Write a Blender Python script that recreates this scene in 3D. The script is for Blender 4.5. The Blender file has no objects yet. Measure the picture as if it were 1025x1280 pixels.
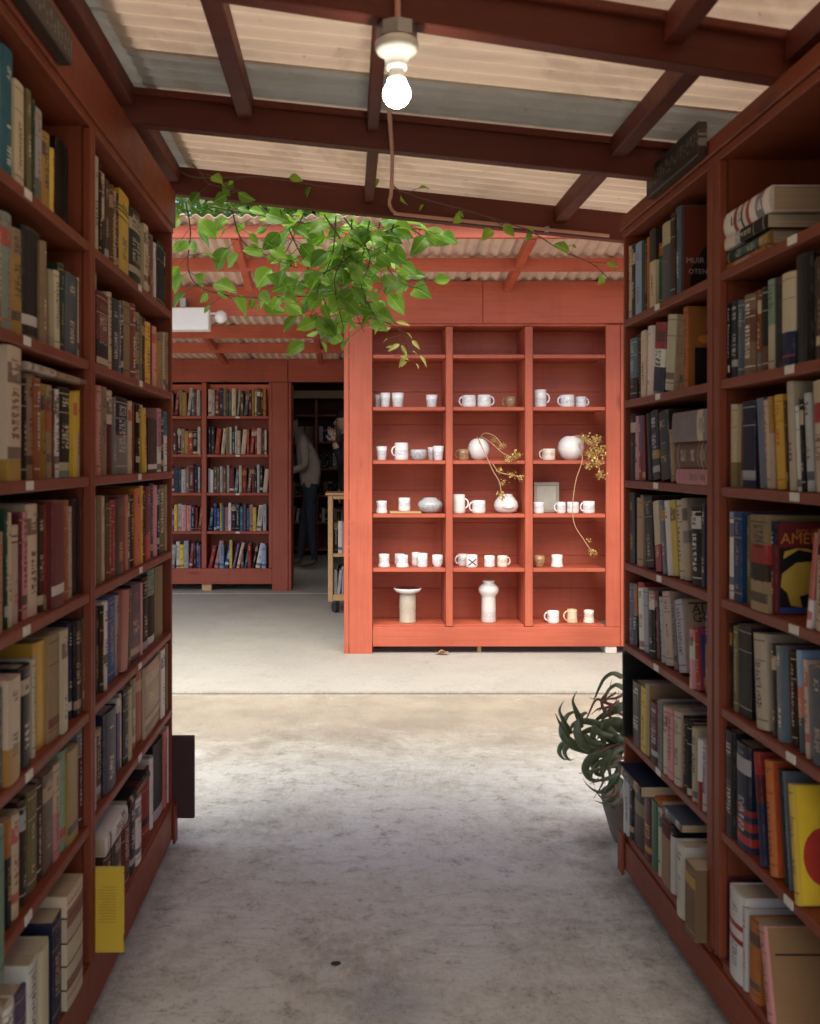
import bpy, bmesh, math, random
from mathutils import Vector, Matrix, noise as mnoise
R = math.radians
rnd = random.Random(7)
scene = bpy.context.scene
COL = scene.collection
# ---------------------------------------------------------------- camera, sky, sun, exposure
F = 1244.4          # focal length in photo pixels (35 mm on a 36 mm tall frame of 1280 px)
PX, PY, CH = 434.0, 576.0, 1.25   # vanishing point of the aisle in the photo, camera height
cam_d = bpy.data.cameras.new('camera'); cam = bpy.data.objects.new('camera', cam_d); COL.objects.link(cam)
cam.location = (0, 0, CH); cam.rotation_euler = (R(90), 0, 0)
cam_d.sensor_width = 36; cam_d.lens = 35
cam_d.shift_x = (512.5 - PX) / 1280; cam_d.shift_y = -(640 - PY) / 1280
cam_d.clip_start = .05; cam_d.clip_end = 600
cam_d.dof.use_dof = True; cam_d.dof.focus_distance = 6.3; cam_d.dof.aperture_fstop = 6.3
scene.camera = cam
world = bpy.data.worlds.new('World'); scene.world = world; world.use_nodes = True
wn = world.node_tree; sky = wn.nodes.new('ShaderNodeTexSky'); sky.sky_type = 'NISHITA'; sky.sun_disc = False
SUN_EL, SUN_AZ = 60, 188       # azimuth: direction the light comes FROM, clockwise from +Y
sky.sun_elevation = R(SUN_EL); sky.sun_rotation = R(SUN_AZ); sky.air_density = .7; sky.dust_density = 2.0; sky.ozone_density = 0.0
wn.links.new(sky.outputs[0], wn.nodes['Background'].inputs[0]); wn.nodes['Background'].inputs[1].default_value = .085
sd = bpy.data.lights.new('sun', 'SUN'); sd.energy = 1.5; sd.angle = R(75); sd.color = (1, .925, .77)
sun = bpy.data.objects.new('sun', sd); COL.objects.link(sun); sun.location = (-2, -6, 12)
_d = Vector((math.sin(R(SUN_AZ)) * math.cos(R(SUN_EL)), math.cos(R(SUN_AZ)) * math.cos(R(SUN_EL)), math.sin(R(SUN_EL))))
sun.rotation_euler = (-_d).to_track_quat('-Z', 'Y').to_euler()
vs = scene.view_settings; vs.view_transform = 'Standard'; vs.look = 'None'; vs.exposure = 2.02; vs.gamma = 1; vs.use_curve_mapping = False
scene.render.engine = 'CYCLES'
scene.cycles.max_bounces = 10; scene.cycles.diffuse_bounces = 5; scene.cycles.transmission_bounces = 6

# ---------------------------------------------------------------- helpers
def YX(x, X): return X * F / (x - PX)                    # depth of a photo column on a plane X = const
def XY(x, Y): return (x - PX) * Y / F
def ZY(y, Y): return CH + (PY - y) * Y / F
def P(x, y, Y): return Vector((XY(x, Y), Y, ZY(y, Y)))
def tag(o, label=None, cat=None, group=None, kind=None):
    if label: o['label'] = label
    if cat: o['category'] = cat
    if group: o['group'] = group
    if kind: o['kind'] = kind
    return o
def empty(name, loc, label=None, cat=None, group=None):
    o = bpy.data.objects.new(name, None); COL.objects.link(o); o.location = loc; o.empty_display_size = .05
    return tag(o, label, cat, group)
def wloc(o):
    v = Vector((0, 0, 0))
    while o is not None: v += o.location; o = o.parent
    return v
def link(name, me, parent=None, loc=(0, 0, 0), mats=()):
    for m in mats: me.materials.append(m)
    o = bpy.data.objects.new(name, me); COL.objects.link(o)
    if parent is not None:
        o.parent = parent; o.location = Vector(loc) - wloc(parent)
    else: o.location = loc
    return o
def from_bm(name, bm, mat, parent=None, loc=(0, 0, 0), smooth=False):
    me = bpy.data.meshes.new(name); bm.to_mesh(me); bm.free()
    if smooth: me.shade_smooth()
    return link(name, me, parent, loc, (mat,) if mat else ())
def box(name, lo, hi, mat, parent=None, bev=.0025):
    lo, hi = Vector(lo), Vector(hi); c = (lo + hi) / 2; s = hi - lo
    bm = bmesh.new(); bmesh.ops.create_cube(bm, size=1, matrix=Matrix.Diagonal((*s, 1)))
    if bev: bmesh.ops.bevel(bm, geom=bm.edges[:], offset=min(bev, min(s) * .3), segments=1, affect='EDGES')
    return from_bm(name, bm, mat, parent, c)
def beam(name, p0, p1, w, h, mat, parent=None, up=(0, 0, 1), bev=.003):
    """box from p0 to p1 (centres of the bottom edge), w wide, h tall above it; local x runs along it"""
    p0, p1 = Vector(p0), Vector(p1); x = (p1 - p0); L = x.length; x.normalize()
    y = Vector(up).cross(x).normalized(); z = x.cross(y)
    M = Matrix((x, y, z)).transposed()
    bm = bmesh.new(); bmesh.ops.create_cube(bm, size=1, matrix=Matrix.Translation((0, 0, h / 2)) @ Matrix.Diagonal((L, w, h, 1)))
    if bev: bmesh.ops.bevel(bm, geom=bm.edges[:], offset=bev, segments=1, affect='EDGES')
    o = from_bm(name, bm, mat, parent, (p0 + p1) / 2); o.rotation_euler = M.to_euler(); return o
def tube(bm, pts, rad, n=8, cap=True, flat=1.0, flatdir=None):
    pts = [Vector(p) for p in pts]; rs = rad if isinstance(rad, (list, tuple)) else [rad] * len(pts)
    rings = []; prev = None
    for i, p in enumerate(pts):
        t = (pts[min(i + 1, len(pts) - 1)] - pts[max(i - 1, 0)])
        t = t.normalized() if t.length > 1e-9 else Vector((0, 0, 1))
        a = prev if prev is not None else (Vector(flatdir) if flatdir else (Vector((0, 0, 1)) if abs(t.z) < .9 else Vector((1, 0, 0))))
        b = t.cross(a).normalized(); a = b.cross(t).normalized(); prev = a
        rings.append([bm.verts.new(p + (a * math.cos(2 * math.pi * k / n) * flat + b * math.sin(2 * math.pi * k / n)) * rs[i]) for k in range(n)])
    for q in range(len(rings) - 1):
        for k in range(n):
            bm.faces.new((rings[q][k], rings[q][(k + 1) % n], rings[q + 1][(k + 1) % n], rings[q + 1][k]))
    if cap:
        bm.faces.new(rings[0][::-1]); bm.faces.new(rings[-1])
    return rings
def lathe(bm, prof, n=24, cx=0, cy=0):
    rings = []
    for r, z in prof:
        rings.append([bm.verts.new((cx + r * math.cos(2 * math.pi * k / n), cy + r * math.sin(2 * math.pi * k / n), z)) for k in range(n)] if r > 1e-5 else [bm.verts.new((cx, cy, z))])
    for a, b in zip(rings, rings[1:]):
        for k in range(n):
            f = [a[k % len(a)], a[(k + 1) % len(a)], b[(k + 1) % len(b)], b[k % len(b)]]
            u = []
            for v in f:
                if v not in u: u.append(v)
            if len(u) > 2: bm.faces.new(u)
def smoothpath(pts, n=6):
    pts = [Vector(p) for p in pts]; out = []
    for i in range(len(pts) - 1):
        p0 = pts[max(i - 1, 0)]; p1 = pts[i]; p2 = pts[i + 1]; p3 = pts[min(i + 2, len(pts) - 1)]
        for k in range(n):
            t = k / n
            out.append(.5 * ((2 * p1) + (p2 - p0) * t + (2 * p0 - 5 * p1 + 4 * p2 - p3) * t * t + (3 * p1 - p0 - 3 * p2 + p3) * t ** 3))
    out.append(pts[-1]); return out
def text_mesh(s, size, align='CENTER'):
    cu = bpy.data.curves.new('t', 'FONT'); cu.body = s; cu.size = size; cu.align_x = align; cu.resolution_u = 2
    o = bpy.data.objects.new('t', cu); COL.objects.link(o); bpy.context.view_layer.update()
    me = bpy.data.meshes.new_from_object(o.evaluated_get(bpy.context.evaluated_depsgraph_get()))
    bpy.data.objects.remove(o); bpy.data.curves.remove(cu); return me

# ---------------------------------------------------------------- materials
class NT:
    def __init__(s, name):
        s.m = bpy.data.materials.new(name); s.m.use_nodes = True; s.t = s.m.node_tree
        s.b = s.t.nodes['Principled BSDF']; s.out = s.t.nodes['Material Output']
    def n(s, typ, **kw):
        nd = s.t.nodes.new(typ)
        for k, v in kw.items(): setattr(nd, k, v)
        return nd
    def set(s, sock, v):
        if isinstance(v, bpy.types.NodeSocket): s.t.links.new(v, sock)
        elif isinstance(v, (tuple, list)) and len(v) == 3 and sock.type == 'RGBA': sock.default_value = (*v, 1)
        else: sock.default_value = v
    def math(s, op, a, b=0.0, c=0.0, clamp=False):
        nd = s.n('ShaderNodeMath', operation=op, use_clamp=clamp)
        for i, v in enumerate((a, b, c)): s.set(nd.inputs[i], v)
        return nd.outputs[0]
    def mix(s, f, a, b, mode='MIX'):
        nd = s.n('ShaderNodeMix', data_type='RGBA', blend_type=mode, clamp_factor=True)
        s.set(nd.inputs[0], f); s.set(nd.inputs[6], a); s.set(nd.inputs[7], b); return nd.outputs[2]
    def noise(s, vec, scale, detail=4, rough=.55, dist=0.0):
        nd = s.n('ShaderNodeTexNoise'); s.set(nd.inputs['Vector'], vec)
        nd.inputs['Scale'].default_value = scale; nd.inputs['Detail'].default_value = detail; nd.inputs['Roughness'].default_value = rough; nd.inputs['Distortion'].default_value = dist
        return nd.outputs[0]
    def mapping(s, vec, scale=(1, 1, 1), rot=(0, 0, 0), loc=(0, 0, 0)):
        nd = s.n('ShaderNodeMapping'); s.set(nd.inputs[0], vec); nd.inputs['Scale'].default_value = scale; nd.inputs['Rotation'].default_value = rot; nd.inputs['Location'].default_value = loc
        return nd.outputs[0]
    def step(s, v, a, b):   # smooth 0..1 between a and b
        nd = s.n('ShaderNodeMapRange', interpolation_type='SMOOTHSTEP'); s.set(nd.inputs[0], v); s.set(nd.inputs[1], a); s.set(nd.inputs[2], b); return nd.outputs[0]
    def coord(s, which='Object'): return s.n('ShaderNodeTexCoord').outputs[which]
    def world(s): return s.n('ShaderNodeNewGeometry').outputs['Position']
    def rand(s): return s.n('ShaderNodeObjectInfo').outputs['Random']
    def comb(s, x, y, z):
        nd = s.n('ShaderNodeCombineXYZ')
        for i, v in enumerate((x, y, z)): s.set(nd.inputs[i], v)
        return nd.outputs[0]
    def sep(s, v): nd = s.n('ShaderNodeSeparateXYZ'); s.set(nd.inputs[0], v); return nd.outputs
    def white(s, vec): nd = s.n('ShaderNodeTexWhiteNoise'); s.set(nd.inputs['Vector'], vec); return nd.outputs['Value']
    def bump(s, h, strength=.3, dist=.002, normal=None):
        nd = s.n('ShaderNodeBump'); nd.inputs['Strength'].default_value = strength; nd.inputs['Distance'].default_value = dist; s.set(nd.inputs['Height'], h)
        if normal is not None: s.set(nd.inputs['Normal'], normal)
        s.set(s.b.inputs['Normal'], nd.outputs[0]); return nd.outputs[0]
    def base(s, c): s.set(s.b.inputs['Base Color'], c)
    def rough(s, v): s.set(s.b.inputs['Roughness'], v)
def simple(name, c, rough=.6, metal=0, var=.15, scale=30, bump=0.0):
    t = NT(name); v = t.noise(t.coord(), scale, 5)
    t.base(t.mix(v, tuple(x * (1 - var) for x in c), tuple(min(1, x * (1 + var)) for x in c)))
    t.rough(rough); t.b.inputs['Metallic'].default_value = metal
    if bump: t.bump(v, bump)
    return t.m
def paint(name, axis, c=(.48, .108, .056)):
    """weathered red oxide paint on rough sawn pine, grain along a local axis"""
    t = NT(name); co = t.coord(); w = t.world()
    off = t.n('ShaderNodeVectorMath', operation='ADD'); t.set(off.inputs[0], co)
    r = t.rand(); t.set(off.inputs[1], t.comb(t.math('MULTIPLY', r, 37.), t.math('MULTIPLY', r, 91.), t.math('MULTIPLY', r, 53.))); co = off.outputs[0]
    sc = [70, 70, 70]; sc[axis] = 3.0
    g = t.noise(t.mapping(co, tuple(sc)), 1, 5, .6, .3)
    big = t.noise(w, 2.2, 4, .6); mid = t.noise(w, 14, 5, .65)
    col = t.mix(t.step(big, .3, .7), tuple(x * .86 for x in c), (c[0] * 1.1, c[1] * 1.16, c[2] * 1.2))
    col = t.mix(t.math('MULTIPLY', t.step(g, .35, .75), .35), col, tuple(x * .55 for x in c))
    k = t.n('ShaderNodeTexVoronoi'); t.set(k.inputs['Vector'], t.mapping(co, tuple(1.6 if i == axis else 5.0 for i in range(3)))); k.inputs['Scale'].default_value = 1.0
    knot = t.math('SUBTRACT', 1.0, t.step(k.outputs['Distance'], .05, .13))
    knot = t.math('MULTIPLY', knot, t.math('GREATER_THAN', t.white(k.outputs['Position']), .45))
    col = t.mix(t.math('MULTIPLY', knot, .75), col, tuple(x * .45 for x in c))
    col = t.mix(t.math('MULTIPLY', t.step(mid, .62, .8), .35), col, (c[0] * 1.12, c[1] * 1.35, c[2] * 1.25))    # chalked patches
    col = t.mix(t.math('MULTIPLY', t.step(mid, .36, .22), .4), col, (.09, .035, .022))                        # grime
    chip = t.math('MULTIPLY', t.step(t.noise(w, 48, 6, .75), .66, .70), t.step(big, .48, .62))
    col = t.mix(t.math('MULTIPLY', chip, .6), col, (.30, .20, .12))
    drip = t.noise(t.mapping(w, (16, 16, 1.1)), 1, 4, .6); col = t.mix(t.math('MULTIPLY', t.step(drip, .55, .75), .28), col, tuple(x * .5 for x in c))
    t.base(col); t.rough(t.math('MULTIPLY_ADD', mid, .3, .42))
    t.b.inputs['Specular IOR Level'].default_value = .35
    t.bump(t.math('ADD', t.math('MULTIPLY', g, .8), t.math('MULTIPLY', mid, .5)), .35, .0015)
    return t.m
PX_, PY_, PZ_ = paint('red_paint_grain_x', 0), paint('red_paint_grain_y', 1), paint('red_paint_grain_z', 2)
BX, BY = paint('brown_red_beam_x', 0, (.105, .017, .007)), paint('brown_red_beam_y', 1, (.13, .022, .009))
CZ, CYp = paint('shaded_red_paint_z', 2, (.215, .044, .015)), paint('shaded_red_paint_y', 1, (.215, .044, .015))  # darker copy of the red paint, aisle shade put into its colour
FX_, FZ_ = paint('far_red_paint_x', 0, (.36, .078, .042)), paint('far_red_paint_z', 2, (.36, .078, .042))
def sheet_mat(name, c, trans):
    t = NT(name); w = t.world()
    st = t.noise(t.mapping(w, (1.2, 9, 9)), 1.5, 5, .6); sp = t.noise(w, 40, 4, .7); bl = t.noise(w, 5, 4, .6)
    col = t.mix(t.math('MULTIPLY', t.step(st, .45, .8), .35), c, tuple(x * .6 for x in c))
    col = t.mix(t.math('MULTIPLY', t.step(sp, .64, .72), .4), col, (.22, .15, .1))
    col = t.mix(t.math('MULTIPLY', t.step(bl, .55, .75), .3), col, tuple(x * .7 for x in c))
    wet = t.noise(w, 1.7, 5, .65, 1.5); col = t.mix(t.math('MULTIPLY', t.math('MULTIPLY', t.step(wet, .50, .56), t.step(wet, .68, .58)), .16), col, (.36, .24, .15))
    d = t.n('ShaderNodeBsdfDiffuse'); t.set(d.inputs[0], col)
    tr = t.n('ShaderNodeBsdfTranslucent'); t.set(tr.inputs[0], col)
    mx = t.n('ShaderNodeMixShader'); mx.inputs[0].default_value = trans
    t.t.links.new(d.outputs[0], mx.inputs[1]); t.t.links.new(tr.outputs[0], mx.inputs[2]); t.t.links.new(mx.outputs[0], t.out.inputs[0])
    return t.m
SHEET = sheet_mat('cream_fibreglass_sheet', (.76, .65, .535), .54)
SHEETG = sheet_mat('grey_fibreglass_sheet', (.52, .50, .455), .34)
SHEETB = sheet_mat('pink_fibreglass_sheet', (.66, .52, .43), .22)
METAL = simple('grey_metal', (.35, .35, .34), .45, .8)
COPPER = simple('painted_conduit', (.50, .25, .17), .5, 0)
PORC = simple('white_porcelain', (.72, .69, .62), .25, 0, .06)
OAK = simple('light_oak', (.55, .33, .14), .5, 0, .25, 25)
BLACKP = simple('black_rubber', (.02, .02, .02), .6)
DARKWOOD = simple('dark_wood_and_shade', (.05, .028, .02), .5, 0, .3)  # on the bookcase backs this colour carries the shade of the shelves
TAGM = simple('white_card', (.66, .63, .55), .7, 0, .12, 60)
CONCBLK = simple('pale_concrete_block', (.6, .57, .5), .9, 0, .15, 40, .3)
WHITEBOX = simple('white_enamel', (.75, .74, .72), .4, 0, .05)

def concrete(name):
    t = NT(name); w = t.world(); x, y, z = t.sep(w)
    n1 = t.noise(w, .9, 6, .62); n2 = t.noise(w, 5, 8, .72, .6); n3 = t.noise(w, 60, 4, .7); n5 = t.noise(w, 230, 2, .6)
    # brushed / trowelled swirls
    dx = t.noise(w, 1.3, 3)
    sw = t.n('ShaderNodeVectorMath', operation='ADD'); t.set(sw.inputs[0], w); t.set(sw.inputs[1], t.comb(t.math('MULTIPLY', dx, .35), t.math('MULTIPLY', dx, .5), 0.0))
    s1 = t.noise(t.mapping(sw.outputs[0], (3.5, 60, 1), (0, 0, R(10))), 1, 4, .7); s2 = t.noise(t.mapping(sw.outputs[0], (55, 5, 1), (0, 0, R(50))), 1, 4, .7)
    n6 = t.noise(w, 13, 10, .8, .2); n7 = t.noise(w, 2.3, 6, .7, 1.2)
    c = t.mix(t.step(n1, .3, .7), (.55, .545, .46), (.65, .645, .55))
    c = t.mix(t.math('MULTIPLY', t.step(n7, .46, .60), .7), c, (.75, .755, .68))
    c = t.mix(t.math('MULTIPLY', t.step(n7, .44, .32), .6), c, (.36, .34, .28))
    c = t.mix(t.math('MULTIPLY', t.step(n6, .48, .58), .5), c, (.79, .79, .725))
    c = t.mix(t.math('MULTIPLY', t.step(n6, .46, .37), .7), c, (.23, .215, .185))
    c = t.mix(t.math('MULTIPLY', t.math('MULTIPLY', t.step(s1, .51, .66), .34), t.step(n7, .42, .6)), c, (.27, .25, .22))
    c = t.mix(t.math('MULTIPLY', t.math('MULTIPLY', t.step(s2, .51, .66), .28), t.step(n7, .56, .42)), c, (.30, .28, .25))
    # silt washed into the drip strip between the roofs
    yn = t.math('ADD', y, t.math('MULTIPLY_ADD', n2, .9, t.math('MULTIPLY_ADD', n7, 1.7, -1.3)))
    band = t.math('MULTIPLY', t.step(yn, 3.85, 4.75), t.step(yn, 6.0, 5.3))
    silt = t.mix(t.step(t.noise(w, 2.6, 5, .6), .35, .65), (.20, .163, .105), (.30, .25, .175))
    c = t.mix(t.math('MULTIPLY', band, .85), c, silt)
    # clean pale slab under the far roof
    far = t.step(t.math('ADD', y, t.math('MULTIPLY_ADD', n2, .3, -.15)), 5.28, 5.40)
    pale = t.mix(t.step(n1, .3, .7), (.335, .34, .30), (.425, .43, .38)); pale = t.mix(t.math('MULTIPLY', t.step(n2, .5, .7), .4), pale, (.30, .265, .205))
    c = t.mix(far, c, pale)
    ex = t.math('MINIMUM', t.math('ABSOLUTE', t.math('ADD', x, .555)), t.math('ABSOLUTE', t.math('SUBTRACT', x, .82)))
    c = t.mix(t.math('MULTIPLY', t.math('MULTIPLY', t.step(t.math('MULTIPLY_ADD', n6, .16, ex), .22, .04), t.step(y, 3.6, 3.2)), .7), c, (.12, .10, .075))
    jn = t.math('ABSOLUTE', t.math('SUBTRACT', y, 5.338)); c = t.mix(t.math('MULTIPLY', t.step(t.math('MULTIPLY_ADD', n6, .05, jn), .055, .025), .6), c, (.14, .12, .09))
    cr = t.math('ABSOLUTE', t.math('SUBTRACT', t.math('MULTIPLY_ADD', n7, .9, t.math('MULTIPLY_ADD', n6, .06, x)), 1.02)); c = t.mix(t.math('MULTIPLY', t.math('MULTIPLY', t.step(cr, .006, .002), t.step(y, 5.9, 6.1)), .7), c, (.12, .1, .08))
    # old blue paint smudge
    d = t.n('ShaderNodeVectorMath', operation='DISTANCE'); t.set(d.inputs[0], w); d.inputs[1].default_value = (.11, 2.3, 0)
    c = t.mix(t.math('MULTIPLY', t.step(t.math('MULTIPLY_ADD', n2, .18, d.outputs['Value']), .27, .1), .45), c, (.23, .27, .36))
    c = t.mix(t.math('MULTIPLY', t.step(n3, .56, .70), .55), c, (.13, .11, .09))
    c = t.mix(t.math('MULTIPLY', t.step(n5, .45, .62), .4), c, (.62, .57, .5))
    t.base(c); t.rough(t.math('MULTIPLY_ADD', n2, .3, .55)); t.b.inputs['Specular IOR Level'].default_value = .35
    h = t.math('ADD', t.math('MULTIPLY', s1, -.7), t.math('ADD', t.math('MULTIPLY', n3, .5), t.math('MULTIPLY', s2, .5)))
    t.bump(t.math('ADD', h, t.math('MULTIPLY', n2, .8)), .8, .004); return t.m
CONC = concrete('worn_concrete')
GROUND = simple('packed_earth', (.2, .16, .11), .95, 0, .3, 3)

# ---------------------------------------------------------------- ground and slabs
def slab(name, x0, y0, x1, y1, z, th, mat):
    o = box(name, (x0, y0, z - th), (x1, y1, z), mat, None, .004); tag(o, kind='structure'); return o
bm = bmesh.new(); bmesh.ops.create_grid(bm, x_segments=2, y_segments=2, size=200)
tag(from_bm('ground', bm, GROUND, None, (0, 0, -.12)), kind='structure')
slab('concrete_floor', -6, -3, 6, 5.332, 0, .11, CONC)
slab('concrete_slab', -6, 5.344, 6, 9.3, .008, .118, CONC)
slab('room_floor', -6, 9.306, 6, 14, .012, .122, CONC)

# ---------------------------------------------------------------- corrugated sheets
def corrugated(name, x0, x1, y0, y1, zf, pitch, amp, mat, parent, along='x', per=8):
    bm = bmesh.new(); rows = []
    if along == 'x':
        n = max(2, int((y1 - y0) / pitch * per)); mseg = 6
        for i in range(n + 1):
            y = y0 + (y1 - y0) * i / n; a = amp * math.sin(2 * math.pi * y / pitch)
            rows.append([bm.verts.new((x0 + (x1 - x0) * k / mseg, y, zf(x0 + (x1 - x0) * k / mseg, y) + a)) for k in range(mseg + 1)])
    else:
        n = max(2, int((x1 - x0) / pitch * per)); mseg = 6
        for i in range(n + 1):
            x = x0 + (x1 - x0) * i / n; a = amp * math.sin(2 * math.pi * x / pitch)
            rows.append([bm.verts.new((x, y0 + (y1 - y0) * k / mseg, zf(x, y0 + (y1 - y0) * k / mseg) + a)) for k in range(mseg + 1)])
    for a, b in zip(rows, rows[1:]):
        for k in range(mseg): bm.faces.new((a[k], a[k + 1], b[k + 1], b[k]))
    bmesh.ops.recalc_face_normals(bm, faces=bm.faces[:])
    r = bmesh.ops.extrude_face_region(bm, geom=bm.faces[:])
    for v in r['geom']:
        if isinstance(v, bmesh.types.BMVert): v.co.z += .003
    bmesh.ops.recalc_face_normals(bm, faces=bm.faces[:])
    o = from_bm(name, bm, mat, parent, (0, 0, 0)); return o

# ---------------------------------------------------------------- near roof over the aisle
SL = -.104
def zb(X): return CH + .82 + SL * X            # underside of the cross beams
roof = empty('aisle_roof', (0, 3.3, 0), 'brown red timber roof with pale corrugated sheets over the near aisle', 'roof')
XL, XR = -1.0, 1.45
def xbeam(Y0, sk, h=.092):
    f = lambda X: Vector((X, Y0 + sk * X, zb(X)))
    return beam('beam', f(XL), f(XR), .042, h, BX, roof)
BEAMS = [(-.41, 0.), (.34, .0), (1.09, .05), (1.842, .11), (2.61, 0.0), (3.30, 0.0)]
for Y0, sk in BEAMS: xbeam(Y0, sk)
for Y0 in (1.842, 2.61):      # thin nailing strip along the top of a beam
    sk = .11 if Y0 < 2 else 0
    f = lambda X: Vector((X, Y0 - .030 + sk * X, zb(X) + .072))
    beam('nailing_strip', f(XL), f(XR), .018, .018, BY, roof)
def blocking(X, ya, yb, z=.036, w=.042):
    beam('blocking', (X, ya, zb(X) + z), (X, yb, zb(X) + z), w, .052, BX, roof)
for X in (-.57, -.262, .066, .70): blocking(X, 1.842 + .11 * X + .023, 2.568, w=.03 if X == .066 else .042)
for X in (-.57, .072, .70): blocking(X, 2.633, 3.277, w=.03 if X == .072 else .042)
for X in (-.57, -.1, .62, .86): blocking(X, 1.09 + .05 * X + .025, 1.842 + .11 * X - .023)
zs = lambda x, y: zb(x) + .107
ro = {}
corrugated('roof_sheet', -.53, XR + .05, -.6, .62, zs, .062, .008, SHEET, roof)
corrugated('roof_sheet', -.53, XR + .05, .60, 1.46, lambda x, y: zs(x, y) + .004, .062, .008, SHEET, roof)
corrugated('roof_sheet', -.53, XR + .05, 1.44, 2.385, zs, .062, .008, SHEET, roof)
corrugated('roof_sheet', -.53, XR + .05, 2.365, 2.625, lambda x, y: zs(x, y) + .004, .062, .008, SHEETG, roof)
corrugated('roof_sheet', -.53, XR + .05, 2.605, 3.35, lambda x, y: zs(x, y) + .001, .062, .008, SHEET, roof)
for a, b in ((-.6, 1.2), (1.18, 2.2), (2.18, 3.36)): corrugated('roof_sheet', XL - .1, -.50, a, b, lambda x, y: zs(x, y) + .008, .062, .008, SHEETG, roof)

# ---------------------------------------------------------------- lamp under the beam
LX = XY(496, 1.85); LY = 1.842 + .11 * LX
lamp = empty('ceiling_lamp', (LX, LY, zb(LX)), 'lit bare bulb in white porcelain holder under the roof beam', 'lamp')
z0 = zb(LX)
bm = bmesh.new(); lathe(bm, [(0, 0), (.038, 0), (.038, -.026), (0, -.026)][::-1], 8); from_bm('junction_box', bm, METAL, lamp, (LX, LY, z0 - .0005))
bm = bmesh.new(); lathe(bm, [(0, -.026), (.034, -.0265), (.0405, -.033), (.0405, -.043), (.036, -.052), (.024, -.060), (.0185, -.074), (.0185, -.083), (0, -.083)][::-1], 28)
from_bm('lamp_holder', bm, PORC, lamp, (LX, LY, z0), True)
bm = bmesh.new(); lathe(bm, [(.0145, -.080), (.0150, -.096), (.0165, -.102), (0, -.102)][::-1], 20); from_bm('bulb_collar', bm, PORC, lamp, (LX, LY, z0), True)
t = NT('glowing_bulb'); t.base((.9, .9, .88)); t.b.inputs['Emission Color'].default_value = (1, .93, .80, 1); t.b.inputs['Emission Strength'].default_value = 22
bm = bmesh.new(); lathe(bm, [(0, -.153)] + [(.0255 * math.sin(a), -.128 - .0255 * math.cos(a)) for a in (.3, .6, .9, 1.2, 1.57, 1.9)] + [(.0185, -.109), (.0165, -.1022)], 24)
from_bm('bulb', bm, t.m, lamp, (LX, LY, z0), True)
# conduit feeding it
cond = empty('conduit', (LX, LY - .05, z0), 'thin copper coloured conduit bent along the roof beams to the bulb', 'pipe')
bm = bmesh.new(); tube(bm, smoothpath([(LX, LY - .032, z0 + .2), (LX, LY - .032, z0 + .02), (LX, LY - .030, z0 - .004)], 4), .0058, 10); from_bm('pipe', bm, COPPER, cond, (0, 0, 0), True)
zz = lambda X: zb(X)
pts = [(LX - .005, LY + .03, z0 - .012), (LX - .0, 2.2, zz(LX) - .008), (.118, 2.61, zz(.118) - .0085), (.132, 3.0, zz(.132) + .0), (.136, 3.20, zz(.136) + .035), (.14, 3.262, zz(.14) + .03), (.155, 3.268, zz(.155) + .012), (.19, 3.270, zz(.19) + .008), (.5, 3.270, zz(.5) + .008), (.86, 3.270, zz(.86) + .008)]
bm = bmesh.new(); tube(bm, smoothpath(pts, 6), .0055, 10); from_bm('pipe', bm, COPPER, cond, (0, 0, 0), True)
for px_, py_ in ((.35, 3.2735), (.65, 3.2735)):
    box('pipe_clip', (px_, py_ - .012, zz(px_)), (px_ + .012, py_ + .004, zz(px_) + .016), METAL, cond, 0)

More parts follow.
